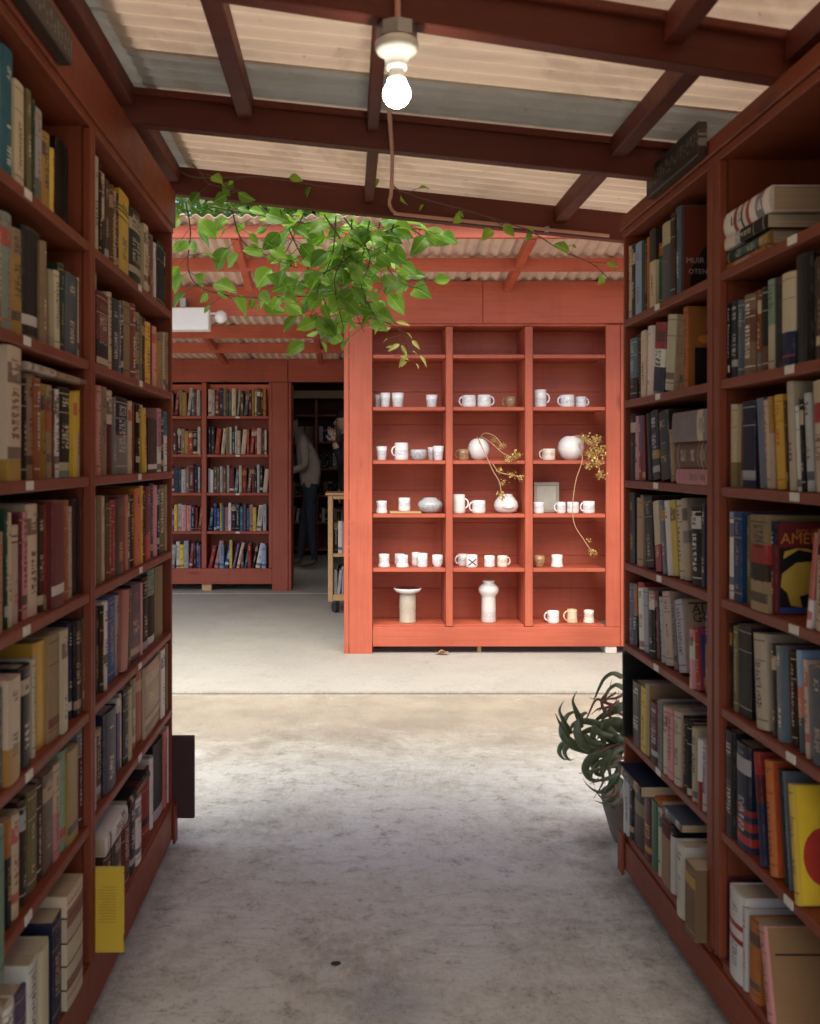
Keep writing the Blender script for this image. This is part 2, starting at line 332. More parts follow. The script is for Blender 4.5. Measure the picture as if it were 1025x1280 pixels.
# ---------------------------------------------------------------- side bookcases
LZ = [.735, .48, .22, -.035, -.29, -.55, -.80, -1.10]      # opening top, then upper faces of the shelves, relative to the camera
RZ = [.67, .42, .18, -.058, -.304, -.546, -.82, -1.11]
CASES = {}
def side_case(s, Xf, Zs, y_near, y_div, y_far, divw, label, sign_y):
    o = empty('bookcase', (Xf + s * .14, (y_near + y_far) / 2, 0), label, 'bookcase'); D = .27; th = .021
    X0, X1 = (Xf, Xf + D * s); lo, hi = min(X0, X1), max(X0, X1)
    def bx(name, xa, xb, ya, yb, za, zb_, mat, bev=.0025):
        return box(name, (min(xa, xb), ya, CH + za), (max(xa, xb), yb, CH + zb_), mat, o, bev)
    ztop = Zs[0]; zfas = (zb(Xf) - CH) - .002
    bays = [(1.116, y_div), (y_div + divw, y_far - .02)]
    # uprights (full height), back boards, shelves
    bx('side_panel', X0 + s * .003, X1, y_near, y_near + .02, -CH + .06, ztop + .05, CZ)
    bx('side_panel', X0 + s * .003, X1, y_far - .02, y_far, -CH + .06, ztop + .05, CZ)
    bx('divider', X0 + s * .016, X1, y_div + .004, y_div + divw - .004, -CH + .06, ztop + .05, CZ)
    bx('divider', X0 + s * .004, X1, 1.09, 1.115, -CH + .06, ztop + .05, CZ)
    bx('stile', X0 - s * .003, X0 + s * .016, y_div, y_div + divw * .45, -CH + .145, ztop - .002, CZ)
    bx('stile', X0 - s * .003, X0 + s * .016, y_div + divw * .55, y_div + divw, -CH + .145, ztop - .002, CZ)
    bx('back_panel', X1, X1 + s * .012, y_near, y_far, -CH + .06, ztop + .05, DARKWOOD)  # shade deep in the shelves put into the panel colour
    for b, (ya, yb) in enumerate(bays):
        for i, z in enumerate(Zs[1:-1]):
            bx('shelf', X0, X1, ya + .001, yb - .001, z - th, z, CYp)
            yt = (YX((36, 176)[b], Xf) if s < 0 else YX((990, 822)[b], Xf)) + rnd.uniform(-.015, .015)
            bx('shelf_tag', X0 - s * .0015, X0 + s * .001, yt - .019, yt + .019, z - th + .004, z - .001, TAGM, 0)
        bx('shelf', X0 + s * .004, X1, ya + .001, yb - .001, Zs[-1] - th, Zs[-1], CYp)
    for z in Zs[1:]: bx('shelf', X0 + s * .004, X1, y_near + .021, 1.089, z - th, z, CYp)  # unseen extra bay, added to keep side light out of the aisle
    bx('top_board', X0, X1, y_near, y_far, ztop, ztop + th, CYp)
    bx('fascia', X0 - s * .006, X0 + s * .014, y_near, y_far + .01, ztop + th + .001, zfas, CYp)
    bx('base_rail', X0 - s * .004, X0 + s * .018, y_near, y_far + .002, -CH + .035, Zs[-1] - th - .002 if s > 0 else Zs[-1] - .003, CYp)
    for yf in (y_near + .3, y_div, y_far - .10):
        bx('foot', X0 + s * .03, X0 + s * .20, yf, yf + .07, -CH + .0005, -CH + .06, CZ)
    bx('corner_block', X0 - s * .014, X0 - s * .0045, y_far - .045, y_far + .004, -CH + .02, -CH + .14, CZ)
    CASES[s] = dict(o=o, Xf=Xf, Zs=Zs, bays=bays, D=D, th=th); return o
XLF, XRF = -.565, .829
side_case(-1, XLF, LZ, -.4, 2.183, 3.235, .040, 'brown red painted bookcase crammed with books along the left of the aisle', 0)
side_case(1, XRF, RZ, -.4, 2.210, 3.0, .077, 'brown red painted bookcase crammed with books along the right of the aisle', 0)
# subject signs on the fascias: dark boards with pale lettering
t = NT('sign_lettering'); co = t.coord(); x, y, z = t.sep(co)
n_ = t.math('MULTIPLY', y, 45.); cell = t.white(t.comb(t.math('FLOOR', t.math('MULTIPLY', n_, 4.)), t.math('FLOOR', t.math('MULTIPLY', z, 170.)), 3.))
m_ = t.math('MULTIPLY', t.math('GREATER_THAN', cell, .5), t.math('LESS_THAN', t.math('FRACT', n_), .55)); m_ = t.math('MULTIPLY', m_, t.math('LESS_THAN', t.math('ABSOLUTE', z), .018))
t.base(t.mix(t.math('MULTIPLY', m_, .6), (.03, .018, .013), (.26, .22, .17))); t.rough(.5); SIGNM = t.m
sg = box('sign_board', (XLF + .0075, 1.60, CH + .765), (XLF + .032, 1.93, CH + .825), SIGNM, None, .002); tag(sg, 'dark wooden subject sign fixed to the upper rail of the left bookcase', 'sign')
sg = box('sign_board', (XRF - .030, 2.27, CH + .698), (XRF - .0075, 2.66, CH + .775), SIGNM, None, .002); tag(sg, 'dark wooden subject sign fixed to the upper rail of the right bookcase', 'sign')
# ---------------------------------------------------------------- books
PAL = dict(cream=(.56, .47, .33), white=(.70, .67, .60), tan=(.42, .29, .16), brown=(.15, .07, .035), darkbrown=(.06, .03, .02), black=(.016, .015, .015),
    charcoal=(.045, .045, .045), grey=(.22, .22, .215), palegrey=(.42, .43, .43), navy=(.018, .026, .075), blue=(.03, .11, .34), paleblue=(.26, .40, .55),
    teal=(.025, .19, .27), sage=(.25, .37, .28), green=(.04, .15, .07), darkgreen=(.018, .055, .035), olive=(.22, .19, .07), yellow=(.70, .47, .05),
    mustard=(.48, .28, .05), orange=(.62, .19, .04), rust=(.38, .11, .045), red=(.42, .04, .035), maroon=(.15, .022, .024), pink=(.58, .27, .26),
    purple=(.15, .09, .24), slate=(.14, .18, .22), kraft=(.33, .21, .115), salmon=(.60, .20, .15))
NICE = dict(palegrey='pale grey', paleblue='pale blue', darkbrown='dark brown', darkgreen='dark green', kraft='light brown', slate='slate blue', sage='sage green')
def lum(c): return .3 * c[0] + .6 * c[1] + .1 * c[2]
def book_material():
    t = NT('book_cover')
    A = t.n('ShaderNodeAttribute', attribute_name='ca'); B = t.n('ShaderNodeAttribute', attribute_name='cb'); V = t.n('ShaderNodeAttribute', attribute_name='rv')
    ca, H = A.outputs['Color'], A.outputs['Alpha']; cb, T = B.outputs['Color'], B.outputs['Alpha']
    r1, r2, r3 = t.sep(V.outputs['Vector']); r4 = V.outputs['Alpha']
    u, v, _ = t.sep(t.coord('UV')); w = t.coord('Object')
    spine = t.math('GREATER_THAN', u, -.5)
    L = t.math('MULTIPLY_ADD', r1, .006, .0065)
    n = t.math('DIVIDE', t.math('MULTIPLY', v, H), L)
    cx = t.math('FLOOR', t.math('MULTIPLY', n, 4.)); cy = t.math('FLOOR', t.math('MULTIPLY', u, t.math('MULTIPLY_ADD', r2, 5., 4.)))
    seed = t.math('MULTIPLY', r3, 531.)
    bit = t.math('GREATER_THAN', t.white(t.comb(cx, cy, seed)), .42)
    gap = t.math('LESS_THAN', t.math('FRACT', n), .74)
    word = t.math('GREATER_THAN', t.white(t.comb(t.math('FLOOR', t.math('MULTIPLY', n, .23)), 7., seed)), .22)
    hw = t.math('MULTIPLY_ADD', r4, .18, .14)
    ub = t.math('LESS_THAN', t.math('ABSOLUTE', t.math('SUBTRACT', u, .5)), hw)
    a = t.math('MULTIPLY_ADD', r4, .22, .12); b = t.math('MULTIPLY_ADD', r2, .35, t.math('ADD', a, .2))
    rng = t.math('MULTIPLY', t.math('GREATER_THAN', v, a), t.math('LESS_THAN', v, b))
    au = t.math('MULTIPLY', t.math('GREATER_THAN', v, .76), t.math('LESS_THAN', v, t.math('MULTIPLY_ADD', r1, .08, .86)))
    rng = t.math('MAXIMUM', rng, au)
    txt = t.math('MULTIPLY', t.math('MULTIPLY', bit, gap), t.math('MULTIPLY', t.math('MULTIPLY', word, ub), rng))
    txt = t.math('MULTIPLY', txt, t.math('GREATER_THAN', r3, .12))
    txt = t.math('MULTIPLY', txt, spine)
    # rules and a label block
    def bandat(c_, hwid): return t.math('LESS_THAN', t.math('ABSOLUTE', t.math('SUBTRACT', v, c_)), hwid)
    rules = t.math('MAXIMUM', bandat(.93, .006), t.math('MAXIMUM', bandat(.72, .005), bandat(.1, .007)))
    rules = t.math('MULTIPLY', rules, t.math('GREATER_THAN', r2, .55))
    lab = t.math('MULTIPLY', bandat(t.math('MULTIPLY_ADD', r1, .15, .07), .045), t.math('GREATER_THAN', r4, .72))
    lab = t.math('MAXIMUM', lab, t.math('MULTIPLY', bandat(.80, .075), t.math('GREATER_THAN', r1, .83)))
    marks = t.math('MULTIPLY', t.math('MAXIMUM', rules, lab), spine)
    col = t.mix(t.math('MULTIPLY', marks, .8), ca, cb)
    inv = t.mix(marks, cb, ca)
    col = t.mix(t.math('MULTIPLY', txt, .95), col, inv)
    # rubbed corners and dulling
    n1 = t.noise(w, 45, 4, .65); n2 = t.noise(w, 9, 4, .6)
    ed = t.math('MAXIMUM', t.step(t.math('ABSOLUTE', t.math('SUBTRACT', v, .5)), .46, .505), t.math('MULTIPLY', spine, t.step(t.math('ABSOLUTE', t.math('SUBTRACT', u, .5)), .36, .52)))
    worn = t.math('MULTIPLY', ed, t.step(n1, .42, .7))
    col = t.mix(t.math('MULTIPLY', worn, .35), col, (.36, .27, .19))
    col = t.mix(t.math('MULTIPLY', t.step(n2, .45, .75), .35), col, t.mix(.5, col, (.06, .04, .025)))
    bw = t.n('ShaderNodeRGBToBW'); t.set(bw.inputs[0], ca); br = t.math('MULTIPLY_ADD', bw.outputs[0], 2.5, .12, clamp=True)
    sun_f = t.math('MULTIPLY', br, t.math('MULTIPLY', spine, t.math('MULTIPLY', t.step(n1, .3, .8), .12))); col = t.mix(sun_f, col, (.6, .52, .4))
    t.base(col); t.rough(t.math('MULTIPLY_ADD', r2, .35, t.math('MULTIPLY_ADD', n1, .2, .28)))
    t.b.inputs['Specular IOR Level'].default_value = .2
    t.bump(n1, .15, .001); return t.m
BOOKM = book_material()
t = NT('book_pages'); w = t.coord(); V = t.n('ShaderNodeAttribute', attribute_name='rv'); pr = t.sep(V.outputs['Vector'])[0]
lines = t.noise(t.mapping(w, (3, 900, 3)), 1, 2); t.base(t.mix(t.math('MULTIPLY', t.step(lines, .4, .7), .5), t.mix(pr, (.60, .52, .38), (.46, .35, .21)), (.30, .23, .14))); t.rough(.85); PAGEM = t.m
ART = {}
class BookGeo:
    """collects vertices, faces, uv, colours"""
    def __init__(s): s.v = []; s.f = []; s.mi = []; s.uv = []; s.ca = []; s.cb = []; s.rv = []
    def add(s, verts, faces, M, uvs, ca, cb, rv, mi):
        o = len(s.v); s.v += [tuple(M @ Vector(q)) for q in verts]
        for f, uv, c in zip(faces, uvs, ca):
            s.f.append([o + k for k in f]); s.mi.append(mi); s.uv += uv
            s.ca += [c] * len(f); s.cb += [cb] * len(f); s.rv += [rv] * len(f)
    def mesh(s, name, mats):
        me = bpy.data.meshes.new(name); me.from_pydata(s.v, [], s.f)
        me.polygons.foreach_set('material_index', s.mi)
        uvl = me.uv_layers.new(name='UVMap'); uvl.data.foreach_set('uv', [c for q in s.uv for c in q])
        for nm, dat in (('ca', s.ca), ('cb', s.cb), ('rv', s.rv)):
            at = me.color_attributes.new(nm, 'FLOAT_COLOR', 'CORNER'); at.data.foreach_set('color', [c for q in dat for c in q])
        for m in mats: me.materials.append(m)
        me.update(); return me
def book_cover(g, M, t, H, D, segs, cb, rv, hard=True):
    c = .0026 if hard else .0009; b = min(.006, .22 * t) if hard else min(.0015, .1 * t); K = 5
    arc = [(-b * (2 * k / K - 1) ** 2 - (.0 if 0 < k < K else .001), t * k / K) for k in range(K + 1)]
    arc[0] = (arc[0][0], 0); prof = [(-D, 0)] + arc + [(-D, t), (-D, t - c), (-b - 2 * c, t - c), (-b - 2 * c, c), (-D, c)]; n = len(prof)
    zs_ = [0.0] + [H * a for a, _ in segs]; verts = [(x, y, z) for z in zs_ for x, y in prof]; faces = []; uvs = []; cas = []
    for q in range(len(zs_) - 1):
        for k in range(n):
            k2 = (k + 1) % n; faces.append((q * n + k, q * n + k2, (q + 1) * n + k2, (q + 1) * n + k))
            sp = 1 <= k < 1 + K; va, vb = zs_[q] / H, zs_[q + 1] / H
            if sp: ua, ub = (k - 1) / K, k / K; uvs.append([(ua, va), (ub, va), (ub, vb), (ua, vb)])
            else: uvs.append([(-1, va), (-1, va), (-1, vb), (-1, vb)])
            cas.append((*segs[q][1], H))
    e = (len(zs_) - 1) * n
    faces.append(tuple(range(n - 1, -1, -1))); uvs.append([(-1, 0)] * n); cas.append((*segs[0][1], H))
    faces.append(tuple(e + k for k in range(n))); uvs.append([(-1, 1)] * n); cas.append((*segs[-1][1], H))
    g.add(verts, faces, M, uvs, cas, (*cb, t), rv, 0)
def book_pages(g, M, t, H, D, rv, hard=True, mi=0):
    c = .0028 if hard else .0011; b = min(.006, .22 * t) if hard else min(.0015, .1 * t); i = .0035 if hard else .0006
    x0, x1, y0, y1, z0, z1 = -D + i, -b - 2 * c - .0003, c, t - c, i, H - i
    vs_ = [(x, y, z) for z in (z0, z1) for x, y in ((x0, y0), (x1, y0), (x1, y1), (x0, y1))]
    fs = [(3, 2, 1, 0), (4, 5, 6, 7), (0, 1, 5, 4), (1, 2, 6, 5), (2, 3, 7, 6), (3, 0, 4, 7)]
    g.add(vs_, fs, M, [[(-1, .5)] * 4] * 6, [(.5, .4, .3, H)] * 6, (0, 0, 0, t), rv, mi)
BOOKS = []          # every book: matrix, sizes, colours, label, size in the photo
ORD = ['first', 'second', 'third', 'fourth', 'fifth', 'sixth', 'seventh']
def nth(i): return str(i) + {1: 'st', 2: 'nd', 3: 'rd'}.get(i if i < 20 else i % 10, 'th')
def colour(nm, r):
    c = PAL[nm]; f = r.uniform(.72, 1.0) if lum(c) > .33 else r.uniform(.45, .85); return tuple(min(.8, x * f * r.uniform(.93, 1.07)) for x in c)
def add_book(M, t, H, D, cname, r, segs=None, cb=None, label=None, area=0, hard=None, art=None, plain=False):
    base = colour(cname, r)
    segs = [(a, colour(nm, r)) for a, nm in segs] if segs else [(1.0, base)]
    if cb is None:
        dark = lum(base) < .16
        cb = PAL[r.choice(['cream', 'white', 'mustard', 'tan', 'palegrey', 'cream'])] if dark else PAL[r.choice(['black', 'darkbrown', 'maroon', 'navy', 'red', 'charcoal'])]
    rv = (r.random(), r.random(), .05 if plain else r.random(), r.random())
    BOOKS.append(dict(M=M, t=t, H=H, D=D, segs=segs, cb=cb, rv=rv, hard=(r.random() < .6) if hard is None else hard, label=label, area=area, art=art))
def size_word(t, H):
    if t < .013: return 'thin '
    if t > .042: return 'thick '
    return 'tall ' if H > .228 else 'short ' if H < .165 else ''
# one line per shelf: x0-x1 (photo columns of the spine at its foot) colour height  [lN lean to the far side in degrees] [pN pushed forward, metres] [s:colour bands from the foot up] [x plain]
SHELVES = {
('L', 0, 0): "-6-2 cream .96 ; 3-20 teal .93 ; 20-32 cream .74 ; 32-35 black .74 ; 35-41 olive .77 ; 41-45 darkgreen .77 ; 45-54 palegrey .76 s:.3=sage,1=palegrey ; 55-65 mustard .66 ; 65-69 yellow .57 ; 70-83 black .80 p-.03 x ; 83-96 black .80 p-.03 x ; 96-107 black .82 p-.03 x ; 107.5-111 maroon .86",
('L', 0, 1): "-4-5 orange .84 ; 5-19 sage .88 ; 19-31 tan .80 l-2 s:.75=mustard,1=tan ; 31-54 black .91 s:.06=brown,1=black ; 54-60 tan .84 ; 60-70 kraft .68 ; 70-76 cream .66 l-2 ; 76-82 darkgreen .78 ; 82-97 slate .74 l2 ; 98-110 cream .76",
('L', 0, 2): "-4-3 maroon .97 ; 3-11 navy .97 ; 11-29 cream .985 p.012 s:.16=mustard,1=cream ; 29-36 black .80 ; 36-47 tan .85 ; 47-53 rust .82 ; 53-60 mustard .80 ; 60-66 tan .80 s:.5=tan,.85=rust,1=tan ; 66-71 brown .76 ; 71-76 white .77 ; 76-92 black .80 s:.1=sage,1=black ; 93-98 yellow .78 ; 98-108 cream .80 s:.5=cream,1=yellow",
('L', 0, 3): "-4-7 tan .74 ; 8-11 darkgreen .90 ; 11-16 cream .86 ; 16-25 cream .76 s:.82=cream,.84=brown,.88=cream,.9=brown,1=cream ; 26-29 maroon .85 ; 29-36 pink .85 ; 36-50 cream .90 ; 50-58 darkbrown .90 ; 58-66 red .90 s:.14=tan,1=red ; 66-82 maroon .92 p.008 x ; 82-87 rust .92 ; 87-91 cream .84 ; 91-100 black .90 ; 100-109 darkbrown .90",
('L', 0, 4): "-4-4 slate .72 ; 4-12 pink .76 l1 ; 12-28 cream .76 p.012 s:.35=mustard,1=cream ; 28-42 black .78 p.006 ; 42-45 cream .78 ; 45-62 yellow .87 x ; 62-79 tan .88 p.002 x ; 79-87 cream .88 p.010 ; 87-96 navy .88 ; 96-105 black .88 ; 105-110 brown .88",
('L', 0, 5): "-8-8 sage 1.06 p.052 x ; 9-16 black .82 s:.65=black,1=orange ; 17-27 cream .82 l1 ; 28-36 darkbrown .84 ; 36-47 olive .84 ; 47-55 darkbrown .86 ; 55-68 brown .86 ; 68-76 pink .86 s:.5=pink,1=cream ; 76-86 sage .92 ; 86-99 mustard .88 x ; 100-111.5 maroon .98 s:.72=maroon,1=grey",
('L', 0, 6): "-6-8 cream .72 p.01 ; 8-21 white .66 p.01 ; 22-37 purple .62 p.012 s:.5=navy,1=purple ; 38-48 white .74 p.015 ; 49-52 black .70 ; 52-66 cream .72 p.02 ; 67-79 navy .74 p.012 ; 79-85 charcoal .76 ; 85-104 cream .84 p.022 s:.17=cream,.185=black,.38=cream,.395=black,.58=cream,.595=black,.8=cream,.815=black,1=cream x",
('L', 1, 0): "119-125 cream .92 ; 125-128 black .85 ; 128-132 cream .85 s:.45=black,1=cream ; 132-137 darkbrown .82 ; 137-140 pink .82 ; 140-144 brown .80 ; 144-146.5 cream .78 ; 146.5-150 darkbrown .80 ; 150-163 yellow .90 s:.02=black,.68=yellow,.70=black,.75=yellow,.77=black,.8=yellow,.82=black,1=yellow ; 164-178 black .84 ; 178-181 brown .82 ; 181-186 cream .78 ; 186-188 darkbrown .78 ; 188-193 rust .76 ; 193-197 white .74 ; 197-206 black .80 ; 206-213 charcoal .80 ; 213.5-216 red .82",
('L', 1, 1): "118.5-122 sage .95 ; 122-137 maroon .74 p.004 s:.35=black,1=maroon ; 137-141 cream .80 ; 141-150 charcoal .80 ; 150-152 slate .78 ; 152-156 black .76 ; 156-166 tan .86 ; 166-171 rust .86 ; 171-176 tan .80 ; 176-179 olive .80 ; 179-183 darkbrown .80 ; 183-190 yellow .78 ; 190-193 maroon .78 ; 193-197 pink .78 ; 197-203 mustard .66 ; 203-205 maroon .76 ; 205-208 cream .78 ; 208-212 tan .82 ; 212-216.5 kraft .84",
('L', 1, 2): "119-122 rust .9 ; 123-128 pink .92 ; 128-136 tan .94 ; 136-142 cream .90 s:.6=maroon,1=cream ; 142-146 grey .84 ; 146-163 black .86 s:.5=grey,.55=maroon,1=black ; 163-166 cream .86 ; 166-173 rust .86 ; 173-176 black .85 ; 176-180 cream .85 ; 181-185 yellow .80 l-5 ; 186-197 black .70 x ; 197-202 pink .84 s:.4=white,1=pink ; 202-206 black .84 ; 206-212 white .84 s:.6=white,1=teal ; 213-216.5 red .86",
('L', 1, 3): "118.5-121 pink .9 ; 121-125 charcoal .92 ; 125-129 tan .92 ; 129-133 cream .88 l-3 ; 133-136 black .86 ; 136-140.5 brown .80 ; 140.5-146 red .82 ; 146-158 darkbrown .84 p.004 ; 158-160.5 salmon .86 ; 160.5-163 olive .86 ; 163-170 black .86 ; 170-177 orange .92 ; 177-180 yellow .94 ; 180-183 brown .92 ; 183-189 maroon .93 s:.35=red,1=maroon ; 189-194 purple .95 ; 194-198 pink .95 ; 198-200.5 navy .93 ; 200.5-207 olive .93 ; 208-212 tan .93",
('L', 1, 4): "118.5-126 black .86 ; 126-128 pink .86 ; 128-131 darkbrown .88 ; 131-136 white .90 s:.3=white,.4=olive,1=white ; 136-145 blue .90 ; 145-150 palegrey .88 ; 152-160 salmon .90 l6 x ; 161-164 olive .88 l3 ; 164-176 navy .88 l2 ; 176.5-179 pink .88 ; 179-187 black .90 s:.1=palegrey,.14=black,1=black ; 187-196 sage .93 s:.1=white,.65=black,1=sage ; 196-206 olive .94 x ; 208-214 orange .93 x ; 214-216.5 tan .92",
('L', 1, 5): "118.5-121 cream .72 ; 121-132 brown .74 s:.12=tan,.9=brown,1=tan ; 132-147 navy .87 p.006 ; 147.5-151 white .84 s:.8=purple,1=white ; 151-155 white .84 ; 155-162 black .87 ; 162-166 cream .86 ; 166-172 olive .88 ; 173-181 red .90 x ; 181-182.5 cream .90 ; 183-202 kraft .92 p.003 s:.1=tan,.14=brown,.3=brown,1=kraft ; 202.5-207 white .93 p.006 ; 208-213 olive .93 ; 213.5-216.5 maroon .93",
('L', 1, 6): "118.2-127 yellow .70 p.080 x art:blurb ; 133-141 brown .66 p.02 ; 143-154 darkbrown .66 p.012 ; 155-164 maroon .62 p.01 ; 165-172 black .66 p.01 ; 172-179 white .66 p.012 ; 180-189 red .70 s:.2=red,.3=black,1=red ; 189-193 white .76 ; 194-205 black .86 s:.14=palegrey,1=black ; 205-210 salmon .88 ; 210-214 white .88 ; 214-217 grey .86",
('R', 1, 0): "778.5-781 red .86 ; 781-788 cream .90 s:.08=palegrey,1=cream ; 788-793 black .88 ; 793-801 paleblue .88 ; 801-806 darkgreen .85 ; 806-808 darkbrown .84 ; 808-811 orange .84 ; 811-819 cream .90 s:.6=cream,1=charcoal ; 819-825 olive .72 s:.8=green,1=orange ; 825-837 slate .88 s:.72=slate,1=cream ; 837-843 darkbrown .90 ; 843-850 slate .94 art:portrait",
('R', 1, 1): "778.5-780 grey .84 ; 780-785 black .86 ; 785-793 slate .84 s:.35=charcoal,1=slate ; 793-800 brown .86 ; 800-807 cream .88 ; 806-814 white .92 l-4 ; 813-826 white .86 l-8 p.012 s:.36=navy,.62=white,1=red ; 828-838 cream .90 l-8 p.008 ; 842-846 kraft .88 l-8 ; 848-852 tan .86 l-6 ; 853-859 orange .94 l0 art:dusk",
('R', 1, 2): "781-786 mustard .92 ; 786-792 black .90 ; 792-797 pink .88 l2 ; 797-802 purple .88 l2 s:.45=red,1=purple ; 802-806 maroon .86 l4 ; 809-814 black .90 l7 ; 814-823 charcoal .90 l8 s:.3=charcoal,.42=mustard,1=charcoal ; 824-836 charcoal .88 l9 ; 837-842 tan .66 l9",
('R', 1, 3): "778.5-785 slate .88 s:.1=white,.16=brown,1=slate ; 786-793 charcoal .94 l2 ; 794-801 tan .88 x ; 803-806 cream .92 l7 ; 807-816 charcoal .90 l7 ; 819-826 black .88 l9 s:.38=red,.8=cream,1=cream ; 827-832 slate .88 l9 ; 833-838 white .90 l9 ; 839-847 yellow .90 l9 ; 848-853 cream .92 l8 ; 854-860 cream .92 l8 s:.45=cream,.6=grey,1=cream ; 862-874 black .88 l3 ; 875-881 navy .92",
('R', 1, 4): "778.5-783 palegrey .92 s:.3=charcoal,.65=palegrey,1=black ; 784-790 slate .84 ; 790-795 rust .84 s:.5=black,1=rust ; 797-804 white .88 l4 s:.92=white,1=red ; 804-810 palegrey .84 l3 ; 810-816 charcoal .84 l3 s:.75=charcoal,1=pink ; 819-824 maroon .84 l5 ; 825-830 palegrey .80 l7 ; 831-841 cream .90 l9 ; 842-846 grey .80 l9 ; 848-858 palegrey .86 l12 art:tan ; 861-865 pink .66 l0 p.02 s:.5=pink,.8=white,1=pink ; 870-875 red .68 l10 p.012 art:blue ; 880.5-883.5 purple .88 s:.3=pink,.6=orange,1=purple",
('R', 1, 5): "770.5-779 black 1.0 p.022 x ; 781-787 charcoal .90 ; 788-799 black .72 p.014 ; 800-806 yellow .74 p.012 ; 806-811 tan .80 p.008 ; 811-820 maroon .66 p.014 s:.3=darkbrown,1=maroon ; 821-826 grey .72 p.012 ; 827-833 cream .70 p.012 ; 833-840 pink .72 p.012 ; 840-848 cream .75 p.012 ; 848-853 darkbrown .72 ; 853-857 charcoal .72 p.01 ; 857-862 black .73 p.012 ; 863-869 cream .72 p.01 ; 870-875 white .66 p.016 s:.4=red,1=white ; 875-882 palegrey .64 p.01",
('R', 1, 6): "774-780 white .74 p.018 ; 780-785 palegrey .74 p.016 ; 785-790 black .72 p.012 ; 790-802 darkbrown .70 p.008 s:.5=darkbrown,.7=olive,1=darkbrown ; 803-812 maroon .68 p.008 ; 812-821 green .70 p.010 x ; 821-826 cream .70 p.01 ; 826-836 tan .66 p.012 s:.75=tan,1=maroon ; 836-842 black .66 p.01 s:.85=white,1=black ; 843-853 paleblue .66 p.035 s:.95=white,1=white ; 855-878 kraft .64 p.045",
('R', 0, 0): "",
('R', 0, 1): "904-911 black .78 ; 911-920 charcoal .80 ; 920-927 slate .78 ; 927-940 kraft .78 s:.4=kraft,.8=brown,1=kraft ; 941-945 darkgreen .80 ; 945-949 rust .80 s:.25=grey,1=rust ; 949-959 black .82 s:.3=brown,1=black ; 959-967 sage .86 s:.5=cream,1=sage ; 967-973 charcoal .86 ; 973-990 cream .82 p.012 s:.36=navy,1=cream x ; 991-1011 black .94 p.006 x ; 1012-1018 charcoal .84 ; 1018-1032 darkbrown .86",
('R', 0, 2): "911-917 cream .84 s:.3=olive,1=cream ; 918-926 rust .84 s:.2=tan,.8=rust,1=tan ; 927-944 navy .86 ; 948-955 slate .88 l6 ; 956-961 cream .86 l5 ; 962-968 tan .86 l5 s:.6=cream,1=mustard ; 969-978 yellow .86 l5 ; 979-984 brown .82 l4 ; 985-992 cream .96 l4 p.006 ; 996-1000 white .76 l5 ; 1001-1006 black .80 l4 ; 1007-1015 palegrey .86 l5 ; 1016-1034 cream .92 l4 p.008 s:.62=cream,.8=red,1=cream",
('R', 0, 3): "902-909 pink .92 s:.5=pink,1=palegrey ; 909-916 white .88 s:.92=white,1=paleblue ; 916-926 blue .86 p.004 ; 927-931 brown .86 ; 932-937 olive .86 ; 937-958 tan .88 p.014 s:.32=tan,.5=darkbrown,.7=red,1=tan ; 959-967 maroon .82 s:.75=maroon,1=navy art:america ; 1006-1011 white .80 l-10 p.01 s:.3=white,1=salmon ; 1014-1034 cream .80 l-4 p.01 s:.75=cream,.85=black,1=tan",
('R', 0, 4): "910-915 darkbrown .88 l2 ; 916-921 olive .86 l1 ; 922-938 black .88 l1 ; 942-956 cream .88 l5 p.008 ; 958-963 tan .84 l5 s:.2=black,1=tan ; 964-970 charcoal .84 l3 ; 971-979 slate .84 l3 ; 980-987 brown .84 l2 ; 988-994 darkbrown .82 l2 ; 998-1004 slate .86 l5 s:.35=slate,.65=salmon,1=paleblue ; 1006-1011 cream .82 l4 ; 1013-1032 navy .82 l3 p.006",
('R', 0, 5): "903-916 black .92 p.01 ; 917-936 navy .90 p.008 s:.06=navy,.14=red,.2=navy,.28=red,.34=navy,.4=red,1=navy ; 948-955 red .90 l9 p.008 s:.55=navy,.8=maroon,1=red ; 960-968 orange .90 l7 p.008 art:orange ; 980-984 charcoal .88 l8 ; 986-989 slate .88 l8 ; 992-998 yellow .86 l8 p.016 art:yellow",
('R', 0, 6): "901.5-907 maroon .70 ; 908-926 white .72 p.016 s:.44=white,.5=red,.6=white,.66=red,1=white ; 927-932 palegrey .66 p.012 ; 933-946 orange .62 p.01 x ; 950-957 orange .56 l6 ; 958-966 pink .66 l14 p.012 art:crate",
}
